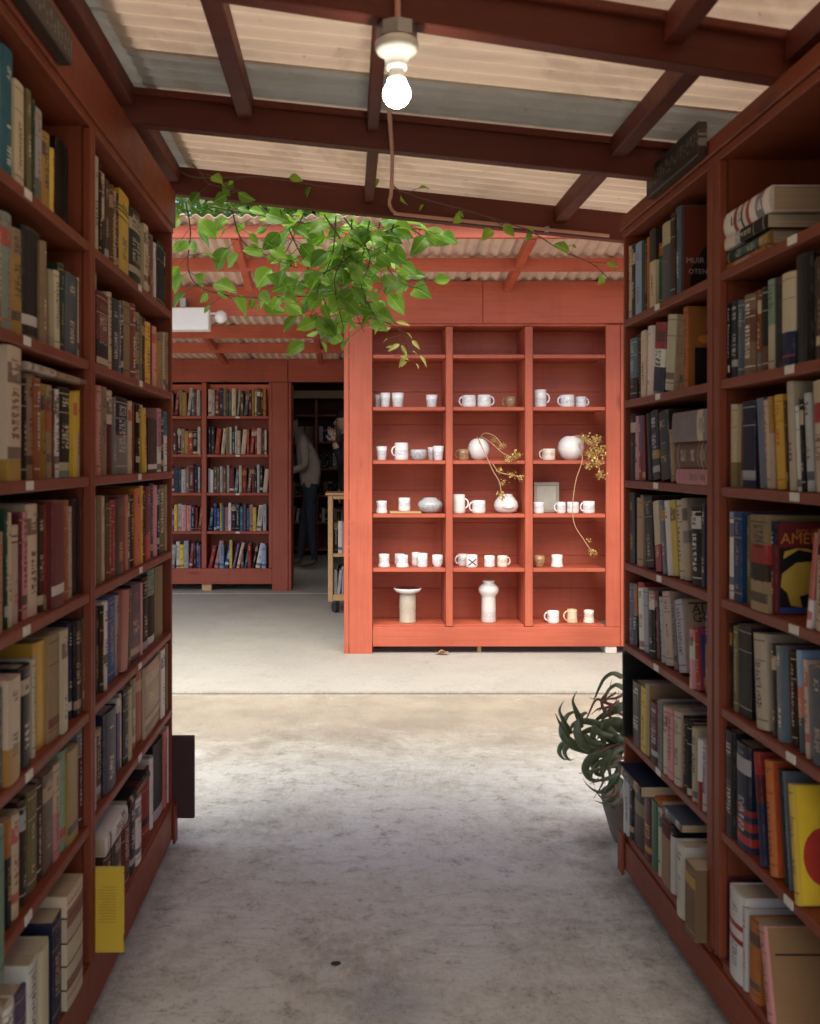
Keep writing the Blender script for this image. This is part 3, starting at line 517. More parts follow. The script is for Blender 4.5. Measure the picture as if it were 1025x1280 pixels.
def shelf_books(key, spec):
    side, bay, row = key; s = -1 if side == 'L' else 1; C = CASES[s]; Zs = C['Zs']; z = CH + Zs[row + 1] + .0006; gap = Zs[row] - C['th'] - Zs[row + 1] if row else Zs[0] - Zs[1]
    items = [q.split() for q in spec.split(';') if q.strip()]; num = 0; ya, yb = C['bays'][bay]
    for it in items:
        a = it[0]; neg = a.startswith('-'); parts = a.lstrip('-').split('-'); x0 = -float(parts[0]) if neg else float(parts[0]); x1 = float(parts[1])
        r = random.Random(hash((s, bay, row, int(x0 * 10))) & 0xffff); num += 1
        cname, h = it[1], float(it[2]); lean = 0; p = r.uniform(-.010, .004); segs = None; plain = False; art = None
        for q in it[3:]:
            if q[0] == 'l': lean = float(q[1:])
            elif q[0] == 'p': p = float(q[1:])
            elif q[:2] == 's:': segs = [(float(w_.split('=')[0]), w_.split('=')[1]) for w_ in q[2:].split(',')]
            elif q == 'x': plain = True
            elif q[:4] == 'art:': art = q[4:]
        X = C['Xf'] + s * .014 - s * p
        y0, y1 = sorted((YX(x0, X), YX(x1, X))); y0 = max(y0, ya + .003); y1 = min(y1, yb - .003)
        hole = y1 - y0 - .0008; H = h * gap * r.uniform(.965, 1.0); lean0 = lean; lean = lean or (r.uniform(-.7, .7) if hole > .012 else 0); tt = max(.006, hole * math.cos(R(lean)))
        if lean: H = min(H, (gap - .004 - tt * math.sin(R(abs(lean)))) / math.cos(R(lean)) if h <= 1 else H)
        D = min(C['D'] - .03 + p, max(.12, H * r.uniform(.66, .76)))
        T_ = Matrix.Translation
        a_ = R(lean)
        if s < 0:     # local y runs to the far side
            piv = Vector((0, tt if lean > 0 else 0, 0)); px_ = y0 + .0004 + (hole - tt if lean > 0 else 0)
            M = T_((X, px_, z)) @ T_(piv) @ Matrix.Rotation(-a_, 4, 'X') @ T_(-piv)
        else:         # turned round: local y runs to the near side
            piv = Vector((0, 0 if lean > 0 else tt, 0)); px_ = y1 - .0004 - (0 if lean > 0 else hole - tt)
            M = T_((X, px_, z)) @ Matrix.Rotation(math.pi, 4, 'Z') @ T_(piv) @ Matrix.Rotation(a_, 4, 'X') @ T_(-piv)
        M = M @ Matrix.Rotation(R(r.uniform(-1.2, 1.2)), 4, 'Z')
        ym = (y0 + y1) / 2; vis = max(0, min(x1, 1025) - max(x0, 0)) * H * F / ym
        lab = f"{size_word(tt, H)}{NICE.get(cname, cname)} book, {nth(num)} from left on {ORD[row]} shelf down, {'left' if s < 0 else 'right'} bookcase, {'near' if bay == 0 else 'far'} bay"
        add_book(M, tt, H, D, cname, r, segs, None, lab, vis, art=art, plain=plain)
for k_, sp_ in SHELVES.items(): shelf_books(k_, sp_)
def lying(s, xa, xb, z, th, cname, label, p=.0, D=.16, segs=None, tilt=0):
    """a book on its side, spine to the aisle; z = its underside"""
    C = CASES[s]; X = C['Xf'] + s * .012 - s * p; y0, y1 = sorted((YX(xa, X), YX(xb, X))); H = y1 - y0
    if s < 0: Rm = Matrix(((1, 0, 0), (0, 0, 1), (0, -1, 0)))
    else: Rm = Matrix(((-1, 0, 0), (0, 0, -1), (0, -1, 0)))
    M = Matrix.Translation((X, y0 if s < 0 else y1, z + th)) @ Rm.to_4x4()
    r = random.Random(int(xa * 7 + z * 100)); add_book(M, th, H, D, cname, r, segs, None, label, 99999)
    return z + th
# books laid flat
zb0 = CH + RZ[1] + .0006
z_ = lying(1, 905, 957, zb0, .014, 'orange', 'thin orange book at the bottom of the flat pile, top right shelf', .0, .15)
z_ = lying(1, 903.5, 960, z_ + .0006, .030, 'darkgreen', 'dark green book with yellow end, second from bottom of flat pile, top right', -.004, .18, [(.25, 'darkgreen'), (.8, 'darkgreen'), (1, 'mustard')])
z_ = lying(1, 903, 958, z_ + .0006, .028, 'black', 'black and white book second from top of the flat pile, top right', .004, .19, [(.3, 'white'), (.42, 'palegrey'), (1, 'black')])
z_ = lying(1, 902.5, 961, z_ + .0006, .052, 'white', 'cream book with two red bands topping the flat pile, top right shelf', .006, .24, [(.26, 'white'), (.33, 'red'), (.42, 'white'), (.46, 'charcoal'), (.53, 'white'), (.6, 'red'), (1, 'white')])
zb0 = CH + RZ[3] + .0006
z_ = lying(1, 845, 884, zb0, .037, 'pink', 'pink book at the bottom of three lying against the right bookcase stile', .012, .15)
z_ = lying(1, 843, 884, z_ + .0006, .066, 'brown', 'thick reddish brown book, middle of three lying flat, right bookcase', .008, .16, [(.8, 'brown'), (.84, 'tan'), (1, 'brown')])
z_ = lying(1, 840, 884, z_ + .0006, .074, 'grey', 'thick grey leather book topping three lying flat, right bookcase', .012, .17)
zb0 = CH + RZ[7] + .74 * (RZ[6] - .021 - RZ[7])
lying(1, 772, 800, zb0 + .0015, .028, 'navy', 'blue book lying on top of white books at the end of lowest right shelf', .05, .20)
zb0 = CH + RZ[7] + .70 * (RZ[6] - .021 - RZ[7])
lying(1, 806, 824, zb0 + .0015, .017, 'orange', 'orange book lying across green book on lowest right shelf', .012, .15)
lying(1, 828, 851, zb0 + .0015, .019, 'slate', 'blue book with pale edge lying across books on lowest right shelf', .016, .16)
zl = CH + LZ[3] + .0006 + .85 * (LZ[2] - .021 - LZ[3])
lying(-1, 36, 71, zl + .001, .014, 'cream', 'pale book lying on upright books, third left shelf, nearer to camera', .004, .17)
lying(-1, 74, 110, zl + .001, .012, 'tan', 'tan paperback lying on upright books, third left shelf, beside the divider', .006, .16)
zl = CH + LZ[7] + .0006 + .66 * (LZ[6] - .021 - LZ[7])
lying(-1, 133, 160, zl + .002, .042, 'white', 'white book lying on its side above brown books on lowest left shelf', .022, .15)
zl2 = CH + LZ[7] + .0006 + .70 * (LZ[6] - .021 - LZ[7])
lying(-1, 163.5, 188, zl2 + .002, .026, 'black', 'black book with red print lying across white book on lowest left shelf', .018, .16, [(.4, 'black'), (.6, 'maroon'), (1, 'black')])
# the shelves beyond the frame's near edge, so that the aisle is not empty a step to the side
def filler(s, bay, row, y0, y1):
    C = CASES[s]; Zs = C['Zs']; z = CH + Zs[row + 1] + .0006; gap = Zs[row] - .021 - Zs[row + 1]; r = random.Random(row * 13 + s); y = y0
    names = list(PAL)
    while y < y1 - .03:
        t = r.uniform(.012, .045); H = gap * r.uniform(.68, .95); X = C['Xf'] + s * .014 + s * r.uniform(0, .012)
        M = Matrix.Translation((X, y if s < 0 else y + t, z)) @ (Matrix.Identity(4) if s < 0 else Matrix.Rotation(math.pi, 4, 'Z'))
        add_book(M, t, H, .14, r.choice(names), r, area=0); y += t + .001
for row in range(7):
    filler(-1, 0, row, 1.145, YX(-9, XLF)); filler(1, 0, row, 1.145, YX(1038, XRF)); filler(-1, 0, row, .3, 1.085); filler(1, 0, row, .3, 1.085)
# ---------------------------------------------------------------- display cabinet across the yard
CY = 6.42; cs = F / CY; cab = empty('display_cabinet', (XY(600, CY), CY + .18, .008), 'salmon red open display cabinet of cubbyholes holding white pottery', 'cabinet')
def cbox(name, x0, x1, ya, yb, dy0, dy1, mat, bev=.0025): return box(name, (XY(x0, CY), CY + dy0, ZY(yb, CY)), (XY(x1, CY), CY + dy1, ZY(ya, CY)), mat, cab, bev)
FL = .008
cbox('corner_post', 430, 436, 404.5, 817, -.010, .30, PZ_)
cbox('stile', 436.5, 465.3, 404.5, 817, -.012, .02, PZ_)
cbox('stile', 757.5, 775, 406, 783.5, -.004, .02, PZ_); cbox('corner_post', 775.5, 812, 406, 808, -.006, .30, PZ_)
cbox('header', 430, 603, 352, 404, -.014, .02, PX_); cbox('header', 603.5, 812, 352, 404, -.0125, .02, PX_)
cbox('base_rail', 466, 775, 783.8, 808, -.006, .02, PX_)
cbox('divider', 557.5, 566, 408, 783, .0, .325, PZ_); cbox('divider', 656.5, 666, 408, 783, .0, .325, PZ_)
cbox('top_board', 437, 812, 400, 407, .0205, .34, PX_)
COLS = [(465.8, 557.2), (566.3, 656.2), (666.3, 757.2)]; ROWS = [443, 508.5, 575.5, 642.5, 710.5]
for (a, b) in COLS:
    for y in ROWS: cbox('shelf', a, b, y, y + 4.6, .004 + rnd.uniform(0, .003), .325, PX_)
    cbox('bottom_board', a, b, 781.5, 786, .021, .325, PX_)
for i in range(9):       # back boards
    a = 400 + 386 * i / 9; cbox('back_board', 466, 775, a + .12, a + 386 / 9 - .12, .326, .342, PX_)
cbox('leg', 598, 603, 808.3, 820, .05, .09, OAK)
cbox('leg', 470, 480, 808.3, 820, .2, .26, DARKWOOD)
box('footing_block', (XY(757, CY), CY + .0, FL + .0005), (XY(771, CY), CY + .14, ZY(808.3, CY)), CONCBLK, cab, .003)
def cz(row): return (ZY(ROWS[row], CY) if row < 5 else ZY(781.5, CY)) + .0006
# ---------------------------------------------------------------- pottery
def glaze(name, c, ink, banded=True):
    t = NT(name); co = t.coord(); x, y, z = t.sep(co); r = t.rand()
    n1 = t.noise(co, 60, 3); an = t.math('ARCTAN2', y, x)
    blk = t.white(t.comb(t.math('FLOOR', t.math('MULTIPLY', an, 9.)), t.math('FLOOR', t.math('MULTIPLY', z, 160.)), t.math('MULTIPLY', r, 300.)))
    m = t.math('MULTIPLY', t.math('GREATER_THAN', blk, .45), t.math('LESS_THAN', t.math('ABSOLUTE', t.math('SUBTRACT', z, t.math('MULTIPLY_ADD', r, .02, .035))), .017))
    col = t.mix(t.math('MULTIPLY', t.step(n1, .5, .75), .25), c, tuple(v * .8 for v in c))
    if banded: col = t.mix(t.math('MULTIPLY', m, .5), col, ink)
    t.base(col); t.rough(.22); t.b.inputs['Coat Weight'].default_value = .3; return t.m
WG = glaze('white_glaze', (.80, .79, .76), (.32, .37, .46)); WP = glaze('white_glaze_plain', (.80, .79, .75), (.5, .5, .5), False)
BG = glaze('brown_glaze', (.36, .21, .10), (.12, .08, .05)); TG = glaze('banded_stoneware', (.74, .68, .58), (.45, .24, .1)); GG = glaze('grey_speckled_glaze', (.48, .50, .50), (.2, .2, .22))
CLAY = simple('bare_stoneware', (.45, .40, .31), .85, 0, .3, 60, .3)
def pot(kind, xa, xb, h, row, handle=0, mat=WG, label='', dy=.09, cat='mug', name=None, prof=None, mesh_extra=None):
    Y = CY + dy; xc = (xa + xb) / 2; r = (xb - xa) / 2 * Y / F; H = h * Y / F; z = cz(row); w = .0035
    name = name or kind
    if prof is None:
        if kind == 'tumbler': o_ = [(.74, 0), (.80, .03), (.92, .6), (1, 1)]
        elif kind == 'mug': o_ = [(.90, 0), (.97, .05), (1, .2), (.97, .6), (.97, 1)]
        elif kind == 'flared_cup': o_ = [(1, 0), (1, .1), (.88, .35), (.86, .7), (.9, 1)]
        elif kind == 'footed_cup': o_ = [(.7, 0), (.72, .12), (.95, .3), (1, .6), (.96, 1)]
        elif kind == 'bowl_cup': o_ = [(.6, 0), (.75, .1), (1, .45), (.98, .8), (.93, 1)]
        out = [(r * a, H * b) for a, b in o_]; inn = [(max(0.002, a - w), max(b, .006)) for a, b in out[::-1]]
        prof_ = [(0, 0)] + out + inn + [(0, .006)]
    else: prof_ = [(r * a, H * b) for a, b in prof]
    o = bpy.data.objects.new
    bm = bmesh.new(); lathe(bm, prof_, 26); bmesh.ops.recalc_face_normals(bm, faces=bm.faces[:])
    X = XY(xc, Y); ob = from_bm(name, bm, mat, None, (X, Y, z), True); tag(ob, label, cat, 'pottery in the display cabinet')
    ob.rotation_euler.z = rnd.uniform(-.3, .3) if not handle else rnd.uniform(-.25, .25)
    if handle:
        bm = bmesh.new(); hr = min(.34 * H, .03); pts = []
        for k in range(9):
            a = -1.35 + 2.7 * k / 8; pts.append((handle * (r * .93 + hr * .95 * math.cos(a) - hr * .2), 0, H * .52 + hr * 1.05 * math.sin(a)))
        tube(bm, pts, .0052, 8); hd = from_bm('handle', bm, mat, ob, wloc(ob), True)
    return ob
A = lambda t_: t_
pot('tumbler', 468.5, 476.5, 16.5, 1, 0, WG, 'white tumbler half behind another, leftmost on the second cabinet shelf', .16, 'cup')
pot('tumbler', 475, 488, 18, 1, 0, WG, 'white tumbler second from left on the second cabinet shelf, left column', .08, 'cup')
pot('tumbler', 489.5, 505, 18, 1, 0, WG, 'white tumbler third from left on the second cabinet shelf, left column', .08, 'cup')
pot('tumbler', 532, 547, 15.5, 1, 0, WG, 'white tumbler standing alone at right of second cabinet shelf, left column', .09, 'cup')
pot('mug', 577, 595, 15, 1, -1, WG, 'white mug with handle to the left, second cabinet shelf, middle column')
pot('mug', 596.5, 614, 15.5, 1, 1, WG, 'white mug with handle to the right, second cabinet shelf, middle column')
pot('footed_cup', 631, 645, 13.5, 1, -1, BG, 'small brown glazed cup on the second cabinet shelf, middle column', .1, 'cup')
pot('mug', 667.5, 683, 22, 1, 1, WG, 'tall white mug on the second cabinet shelf, right column')
pot('mug', 700, 718, 15.5, 1, -1, WG, 'white mug with handle to the left, second cabinet shelf, right column')
pot('mug', 719, 733, 13.5, 1, 1, WG, 'small white mug with handle to the right, second cabinet shelf, right column', .11)
pot('tumbler', 470, 484, 17.5, 2, 0, WG, 'white tumbler leftmost on the third cabinet shelf', .09, 'cup')
pot('mug', 493, 510.5, 22, 2, -1, WG, 'tall white mug with lettering and left handle, third cabinet shelf, left column')
pot('bowl_cup', 513, 533.5, 13.5, 2, 0, GG, 'grey patterned bowl shaped cup on the third cabinet shelf', .09, 'cup')
pot('tumbler', 534.5, 543.5, 16.5, 2, 0, WG, 'white tumbler behind another at right of third cabinet shelf, left column', .17, 'cup')
pot('tumbler', 541, 555, 18, 2, 0, WG, 'white tumbler rightmost on the third cabinet shelf, left column', .08, 'cup')
pot('mug', 572, 586, 14, 2, -1, BG, 'brown mug beside the round white vase, third cabinet shelf')
SPH = [(0, 0), (.42, 0), (.50, .02), (.8, .16), (.97, .38), (1, .52), (.93, .72), (.72, .90), (.50, .97), (.46, 1.0), (.42, 1.0), (.42, .95), (.62, .86), (0, .5)]
V1 = pot('vase', 584.5, 612, 27, 2, 0, WP, 'round white vase with dried stems, third cabinet shelf, middle column', .13, 'vase', prof=SPH)
pot('mug', 677.5, 694, 14.5, 2, -1, TG, 'cream mug with brown band beside the globe vase, third cabinet shelf')
V2 = pot('vase', 697, 730.5, 30, 2, 0, WP, 'larger globe shaped white vase, third cabinet shelf, right column', .13, 'vase', prof=SPH)
pot('flared_cup', 469.5, 484.5, 15.5, 3, 0, WG, 'white flared cup leftmost on the fourth cabinet shelf', .09, 'cup')
bd = box('serving_board', (XY(487, CY + .09), CY + .03, cz(3)), (XY(526, CY + .09), CY + .17, cz(3) + .013), OAK, None, .003); tag(bd, 'small wooden board under a white mug, fourth cabinet shelf', 'board')
mb = pot('mug', 498, 513, 16.5, 3, 0, WG, 'white cup standing on the small wooden board, fourth cabinet shelf', .10, 'cup'); mb.location.z += .0136
pot('bowl', 521.5, 554, 19, 3, 0, GG, 'wide low grey white bowl on the fourth cabinet shelf', .13, 'bowl', prof=[(0, 0), (.5, 0), (.8, .16), (1, .5), (.9, .72), (.55, .92), (.5, 1), (.46, 1), (.5, .9), (.8, .66), (0, .3)])
pot('mug', 566, 581.5, 23.5, 3, 1, WP, 'tall white mug with a dark leaf motif, fourth cabinet shelf')
lm = simple('dark_leaf_ink', (.10, .11, .10), .5)
pot('mug', 590, 607, 16, 3, -1, WG, 'white mug with blue grey lettering and left handle, fourth cabinet shelf, middle column')
V3 = pot('vase', 617, 648, 23.5, 3, 0, WP, 'squat white face vase with a drawn smile, fourth cabinet shelf', .12, 'vase', prof=[(0, 0), (.55, 0), (.85, .12), (1, .38), (.92, .6), (.7, .8), (.52, .92), (.5, 1), (.46, 1), (.48, .9), (.65, .78), (0, .4)])
bm = bmesh.new(); v3r = (648 - 617) / 2 * (CY + .12) / F
tube(bm, [(v3r * .99 * math.sin(a) , -v3r * .99 * math.cos(a), .046 - .016 * math.cos(a * 2.4)) for a in [(-.5 + k / 8) for k in range(9)]], .0016, 6); from_bm('painted_smile', bm, lm, V3, wloc(V3))
fr = empty('picture_frame', (XY(682, CY + .2), CY + .2, cz(3)), 'small grey picture frame leaning at the back of the fourth cabinet shelf', 'frame')
_fx0, _fx1 = XY(665.5 + 2, CY + .2), XY(699, CY + .2); _fz = cz(3)
FRM = simple('grey_wash_wood', (.36, .34, .28), .7)
for lo, hi in (((_fx0, 0), (_fx1, .022)), ((_fx0, .178), (_fx1, .2)), ((_fx0, .0222), (_fx0 + .02, .1778)), ((_fx1 - .02, .0222), (_fx1, .1778))):
    box('rail', (lo[0], CY + .2, _fz + lo[1]), (hi[0], CY + .217, _fz + hi[1]), FRM, fr)
t = NT('faded_print'); n1 = t.noise(t.coord(), 30, 5, .7, 1.); t.base(t.mix(n1, (.30, .31, .26), (.62, .6, .5))); t.rough(.4)
box('print', (_fx0 + .0202, CY + .206, _fz + .0222), (_fx1 - .0202, CY + .214, _fz + .1778), t.m, fr, 0)
pot('mug', 666.5, 680, 14, 3, 0, WG, 'white cup in front of the picture frame, fourth cabinet shelf', .07, 'cup')
pot('mug', 696, 707, 14, 3, -1, WG, 'white mug with left handle beside the picture frame, fourth cabinet shelf')
pot('mug', 708.5, 723.5, 14, 3, 0, WG, 'white cup third from left in the right column, fourth cabinet shelf', .09, 'cup')
pot('mug', 728, 743.5, 15, 3, -1, WG, 'rightmost white mug on the fourth cabinet shelf')
pot('flared_cup', 472.5, 487.5, 16, 4, 0, WG, 'white cup leftmost on the fifth cabinet shelf', .09, 'cup')
pot('mug', 493, 506, 14, 4, 0, WG, 'white cup half hidden behind another, fifth cabinet shelf, left column', .2, 'cup')
pot('flared_cup', 495, 511, 15, 4, 0, WG, 'white cup in front of another, second group of fifth cabinet shelf', .08, 'cup')
pot('mug', 514.5, 525, 16.5, 4, 0, WG, 'white cup left of an overlapping pair, fifth cabinet shelf', .17, 'cup')
pot('mug', 521.5, 534.5, 17, 4, 0, WG, 'white cup right of an overlapping pair, fifth cabinet shelf', .085, 'cup')
pot('footed_cup', 540, 554, 15, 4, 0, WG, 'white footed cup rightmost in the left column, fifth cabinet shelf', .09, 'cup')
pot('mug', 572, 585, 14.5, 4, -1, WG, 'white mug with left handle, fifth cabinet shelf, middle column', .16)
mx = pot('mug', 582, 597, 15.5, 4, 0, WP, 'white cup marked with a black cross, fifth cabinet shelf', .07, 'cup')
mr = 7.5 * (CY + .07) / F; INK = simple('black_ink', (.02, .02, .02), .4)
for sgn in (1, -1):
    bm = bmesh.new(); pts = [(mr * 1.0 * math.sin(.62 * q), -mr * 1.0 * math.cos(.62 * q), .036 + sgn * q * .020) for q in [k / 4 - 1 for k in range(9)]]; tube(bm, pts, .0035, 6); c_ = from_bm('cross_stroke', bm, INK, mx, wloc(mx)); c_.rotation_euler.z = -mx.rotation_euler.z
pot('mug', 605, 618.5, 14, 4, 0, WG, 'white straight cup third from left in middle column, fifth cabinet shelf', .09, 'cup')
pot('mug', 621.5, 634.5, 14, 4, 1, TG, 'cream mug with right handle, fifth cabinet shelf, middle column')
pot('footed_cup', 667, 681, 14.5, 4, 0, BG, 'brown and grey glazed cup leftmost in the right column, fifth cabinet shelf', .08, 'cup')
pot('flared_cup', 688.5, 704, 15, 4, 0, WP, 'plain white cup with flared base, fifth cabinet shelf, right column', .09, 'cup')
pd = pot('pedestal_bowl', 499, 520, 36, 5, 0, CLAY, 'rough stoneware pedestal with a dark shallow dish on top, bottom of cabinet', .13, 'bowl', prof=[(0, 0), (1, 0), (1, .03), (.95, .06), (.97, .45), (1, .5), (.95, .92), (.9, 1.0), (0, 1.0)])
bm = bmesh.new(); q = 17.5 * (CY + .13) / F; zt = 36 * (CY + .13) / F; lathe(bm, [(0, 0), (q * .55, 0), (q * .85, .01), (q, .028), (q * .98, .034), (q * .92, .034), (q * .8, .018), (0, .014)], 28); bmesh.ops.recalc_face_normals(bm, faces=bm.faces[:])
dsh = from_bm('dish', bm, WP, pd, wloc(pd) + Vector((0, 0, zt + .0003)), True)
bm = bmesh.new(); lathe(bm, [(0, .0330), (q * .91, .0335), (q * .9, .0345), (0, .034)], 28); from_bm('dish_glaze', bm, simple('dark_glaze', (.03, .035, .06), .15), dsh, wloc(dsh))
pot('vase', 598, 623.5, 52, 5, 0, GG and glaze('mottled_white', (.66, .65, .61), (.4, .4, .42)), 'tall white bottle vase with bulbous top, bottom of cabinet', .13, 'vase', prof=[(0, 0), (.68, 0), (.72, .02), (.70, .35), (.68, .60), (.72, .64), (.95, .71), (1, .77), (.95, .84), (.66, .91), (.52, .93), (.55, .955), (.6, .985), (.58, 1), (.5, 1), (.45, .94), (0, .9)])
pot('mug', 684, 699, 15, 5, -1, WG, 'white mug with left handle at the bottom of the cabinet')
pot('flared_cup', 708, 722, 16.5, 5, -1, glaze('tan_glaze', (.66, .46, .29), (.8, .75, .65)), 'tan banded cup between two white ones, bottom of cabinet', .10, 'cup')
pot('flared_cup', 729, 743, 15.5, 5, 0, TG, 'cream cup rightmost at the bottom of the cabinet', .10, 'cup')
# dried succulent stems trailing from the vases
SUC = simple('dried_sedum', (.62, .47, .16), .7, 0, .35, 80); STEM = simple('dry_stem', (.48, .29, .15), .7, 0, .2, 40)
def rosette(parent, c, rad, n, rs, nm='flower_head'):
    bm = bmesh.new()
    for k in range(n):
        d = Vector((rs.gauss(0, 1), rs.gauss(0, 1) - .2, rs.gauss(0, 1))).normalized(); L = rad * rs.uniform(.35, .6); c0 = Vector((rs.gauss(0, 1), rs.gauss(0, 1) * .6, rs.gauss(0, 1) * .8)) * rad * .42
        sd_ = d.cross(Vector((.3, .2, 1))).normalized() * L * .34; up = d.cross(sd_).normalized() * L * .12
        v = [bm.verts.new(c0), bm.verts.new(c0 + d * L * .55 + sd_), bm.verts.new(c0 + d * L), bm.verts.new(c0 + d * L * .55 - sd_), bm.verts.new(c0 + d * L * .5 + up)]
        for f in ((0, 1, 4), (1, 2, 4), (2, 3, 4), (3, 0, 4)): bm.faces.new([v[i] for i in f])
    return from_bm(nm, bm, SUC, parent, c)
def succulent(vase, label, stems, heads):
    rs = random.Random(len(label)); o = empty('dried_succulent', wloc(vase) + Vector((0, 0, .06)), label, 'plant')
    top = wloc(vase) + Vector((0, 0, .10))
    for st in stems:
        bm = bmesh.new(); tube(bm, smoothpath([P(*q) for q in st], 6), .0032, 6); from_bm('stem', bm, STEM, o, (0, 0, 0), True)
    for x, y, Y, rad, n in heads: rosette(o, P(x, y, Y), rad, n, rs)
Yv = CY + .13; Yf = CY - .03
succulent(V1, 'dried yellow sedum sprays spilling right from the round white vase', [[(598, 566, Yv), (600, 547, Yv), (612, 552, CY + .05), (628, 566, Yf), (642, 572, Yf)], [(597, 566, Yv), (603, 543, Yv), (618, 545, CY + .06), (630, 560, CY)], [(600, 566, Yv), (596, 546, Yv), (606, 566, Yf + .02), (616, 588, Yf), (624, 602, Yf), (627, 618, Yf)], [(616, 580, Yf), (624, 590, Yf), (640, 594, Yf), (650, 596, Yf)]],
    [(618, 550, CY + .05, .030, 40), (627, 557, CY, .034, 50), (645, 570, Yf, .040, 70), (636, 574, Yf, .03, 36), (640, 594, Yf, .030, 40), (650, 597, Yf, .028, 40), (625, 588, Yf, .026, 30), (629, 604, Yf, .028, 34), (628, 620, Yf, .036, 60)])
succulent(V2, 'golden dried sedum cascading from the globe vase with long trailing stem', [[(716, 566, Yv), (716, 545, Yv), (730, 548, CY), (742, 558, Yf), (748, 580, Yf), (750, 595, Yf)], [(715, 566, Yv), (718, 546, Yv), (728, 572, Yf), (720, 600, Yf), (716, 630, Yf), (718, 655, Yf), (730, 675, Yf), (740, 690, Yf)], [(716, 566, Yv), (722, 546, Yv), (738, 550, Yf)]],
    [(730, 548, CY, .036, 60), (742, 553, Yf, .044, 80), (750, 564, Yf, .040, 70), (738, 568, Yf, .042, 80), (746, 578, Yf, .04, 70), (735, 582, Yf, .03, 40), (751, 594, Yf, .036, 50), (736, 676, Yf, .022, 20), (741, 690, Yf, .034, 50), (748, 548, Yf, .03, 40)])

# ---------------------------------------------------------------- far roof
back = empty('yard_roof', (-.5, 7.5, 0), 'red timber lean-to roof with corrugated sheets above the pottery cabinet', 'roof')
def zr(Y): return CH + (1.304 - .15 * (Y - 5.5) if Y < 6.42 else 1.166 - .06 * (Y - 6.42))
BXL, BXR = -4.2, 2.6
beam('fascia', (BXL, 5.5, ZY(298, 5.5)), (BXR, 5.5, ZY(298, 5.5)), .03, .070, PX_, back)
for Y, h in ((5.99, .075), (6.55, .19), (7.85, .10), (8.63, .085)):
    if Y == 6.55: beam('beam', (BXL, Y, zr(Y) - h - .014), (XY(430, CY) - .01, Y, zr(Y) - h - .014), .045, h, PX_, back)
    else: beam('beam', (BXL, Y, zr(Y) - h - .014), (BXR, Y, zr(Y) - h - .014), .045, h, PX_, back)
for X in (-2.9, XY(300, 5.8), XY(655, 5.8), 2.2): beam('rafter', (X, 5.52, zr(5.52) - .082), (X, 6.40, zr(6.40) - .082), .045, .060, PY_, back)
for X in (-3.0, -1.15, -.25, 1.2): beam('rafter', (X, 6.58, zr(6.58) - .082), (X, 9.40, zr(9.40) - .082), .045, .058, PY_, back)
k = 0; x = BXL - .1
while x < BXR:
    dz_ = .012 if k % 2 else .008
    corrugated('roof_sheet', x, min(x + .9, BXR + .1), 5.40, 6.60, lambda X, Y: zr(Y) + dz_, .07, .010, SHEETB, back, 'y'); corrugated('roof_sheet', x, min(x + .9, BXR + .1), 6.56, 9.62, lambda X, Y: zr(Y) + dz_ - .009, .07, .010, SHEETB, back, 'y'); x += .84; k += 1
for X in (-3.9, 2.45): box('post', (X, 5.46, .0085), (X + .09, 5.55, zr(5.5) - .08), PZ_, back)

# ---------------------------------------------------------------- far bookcase with doorway
FY = 9.48; far = empty('far_bookcase', (XY(280, FY), FY + .15, .012), 'dark red bookcase full of books beyond the yard, left of the doorway', 'bookcase')
def fbox(name, x0, x1, ya, yb, d0, d1, mat, par=far): return box(name, (XY(x0, FY), FY + d0, ZY(yb, FY)), (XY(x1, FY), FY + d1, ZY(ya, FY)), mat, par)
fbox('base_rail', 40, 340, 710.5, 730, -.006, .02, FX_); fbox('header', 40, 359.5, 449, 477.5, -.006, .03, FX_)
fbox('stile', 340.3, 360, 478, 739.4, -.012, .03, FZ_); fbox('door_jamb', 360.3, 364, 478, 739.4, .0, .42, FZ_)
for a in (40, 145, 252): fbox('divider', a, a + 6, 478, 710, 0, .29, FZ_)
fbox('divider', 336, 340, 478, 710, .002, .29, FZ_)
FB = [(46.4, 144.6), (151.4, 251.6), (258.4, 335.6)]; FROW = [520, 568, 616, 664, 711]
for a, b in FB:
    for y in FROW[:-1]:
        fbox('shelf', a, b, y, y + 3.4, .003, .29, FX_); fbox('shelf_tag', (a + b) / 2 - 2.5, (a + b) / 2 + 2.5, y + .6, y + 2.8, .001, .004, TAGM)
    fbox('shelf', a, b, 710.8, 714, .021, .29, FX_)
fbox('back_panel', 40, 340, 478, 712, .291, .303, FX_); fbox('foot', 252, 264, 730.3, 739.4, .02, .12, OAK); fbox('foot', 60, 72, 730.3, 739.4, .02, .12, OAK)
fd = empty('doorway_wall', (.8, FY + .1, .012), 'dark red timber wall with header around the dim doorway', 'wall')
fbox('header', 360.3, 470, 449, 477.5, -.004, .03, FX_, fd)
for k in range(9): fbox('board', 470 + k * 32 + .3, 470 + k * 32 + 31.7, 449, 739.4, 0, .03, PZ_, fd)
yw = empty('yard_wall', (2.75, 6.4, -.0), 'red board wall closing the right side of the yard', 'wall')
for k in range(32): box('board', (2.74 + .004 * (k % 2), 3.3 + k * .2 + .002, .0085), (2.765, 3.3 + k * .2 + .198, 2.3), PZ_, yw)
pal_far = ['cream', 'black', 'white', 'charcoal', 'tan', 'maroon', 'slate', 'navy', 'palegrey', 'darkgreen', 'brown', 'cream', 'black', 'red', 'mustard']
pal_low = ['cream', 'white', 'blue', 'teal', 'pink', 'palegrey', 'paleblue', 'tan', 'purple', 'orange', 'black', 'yellow', 'white', 'red', 'navy']
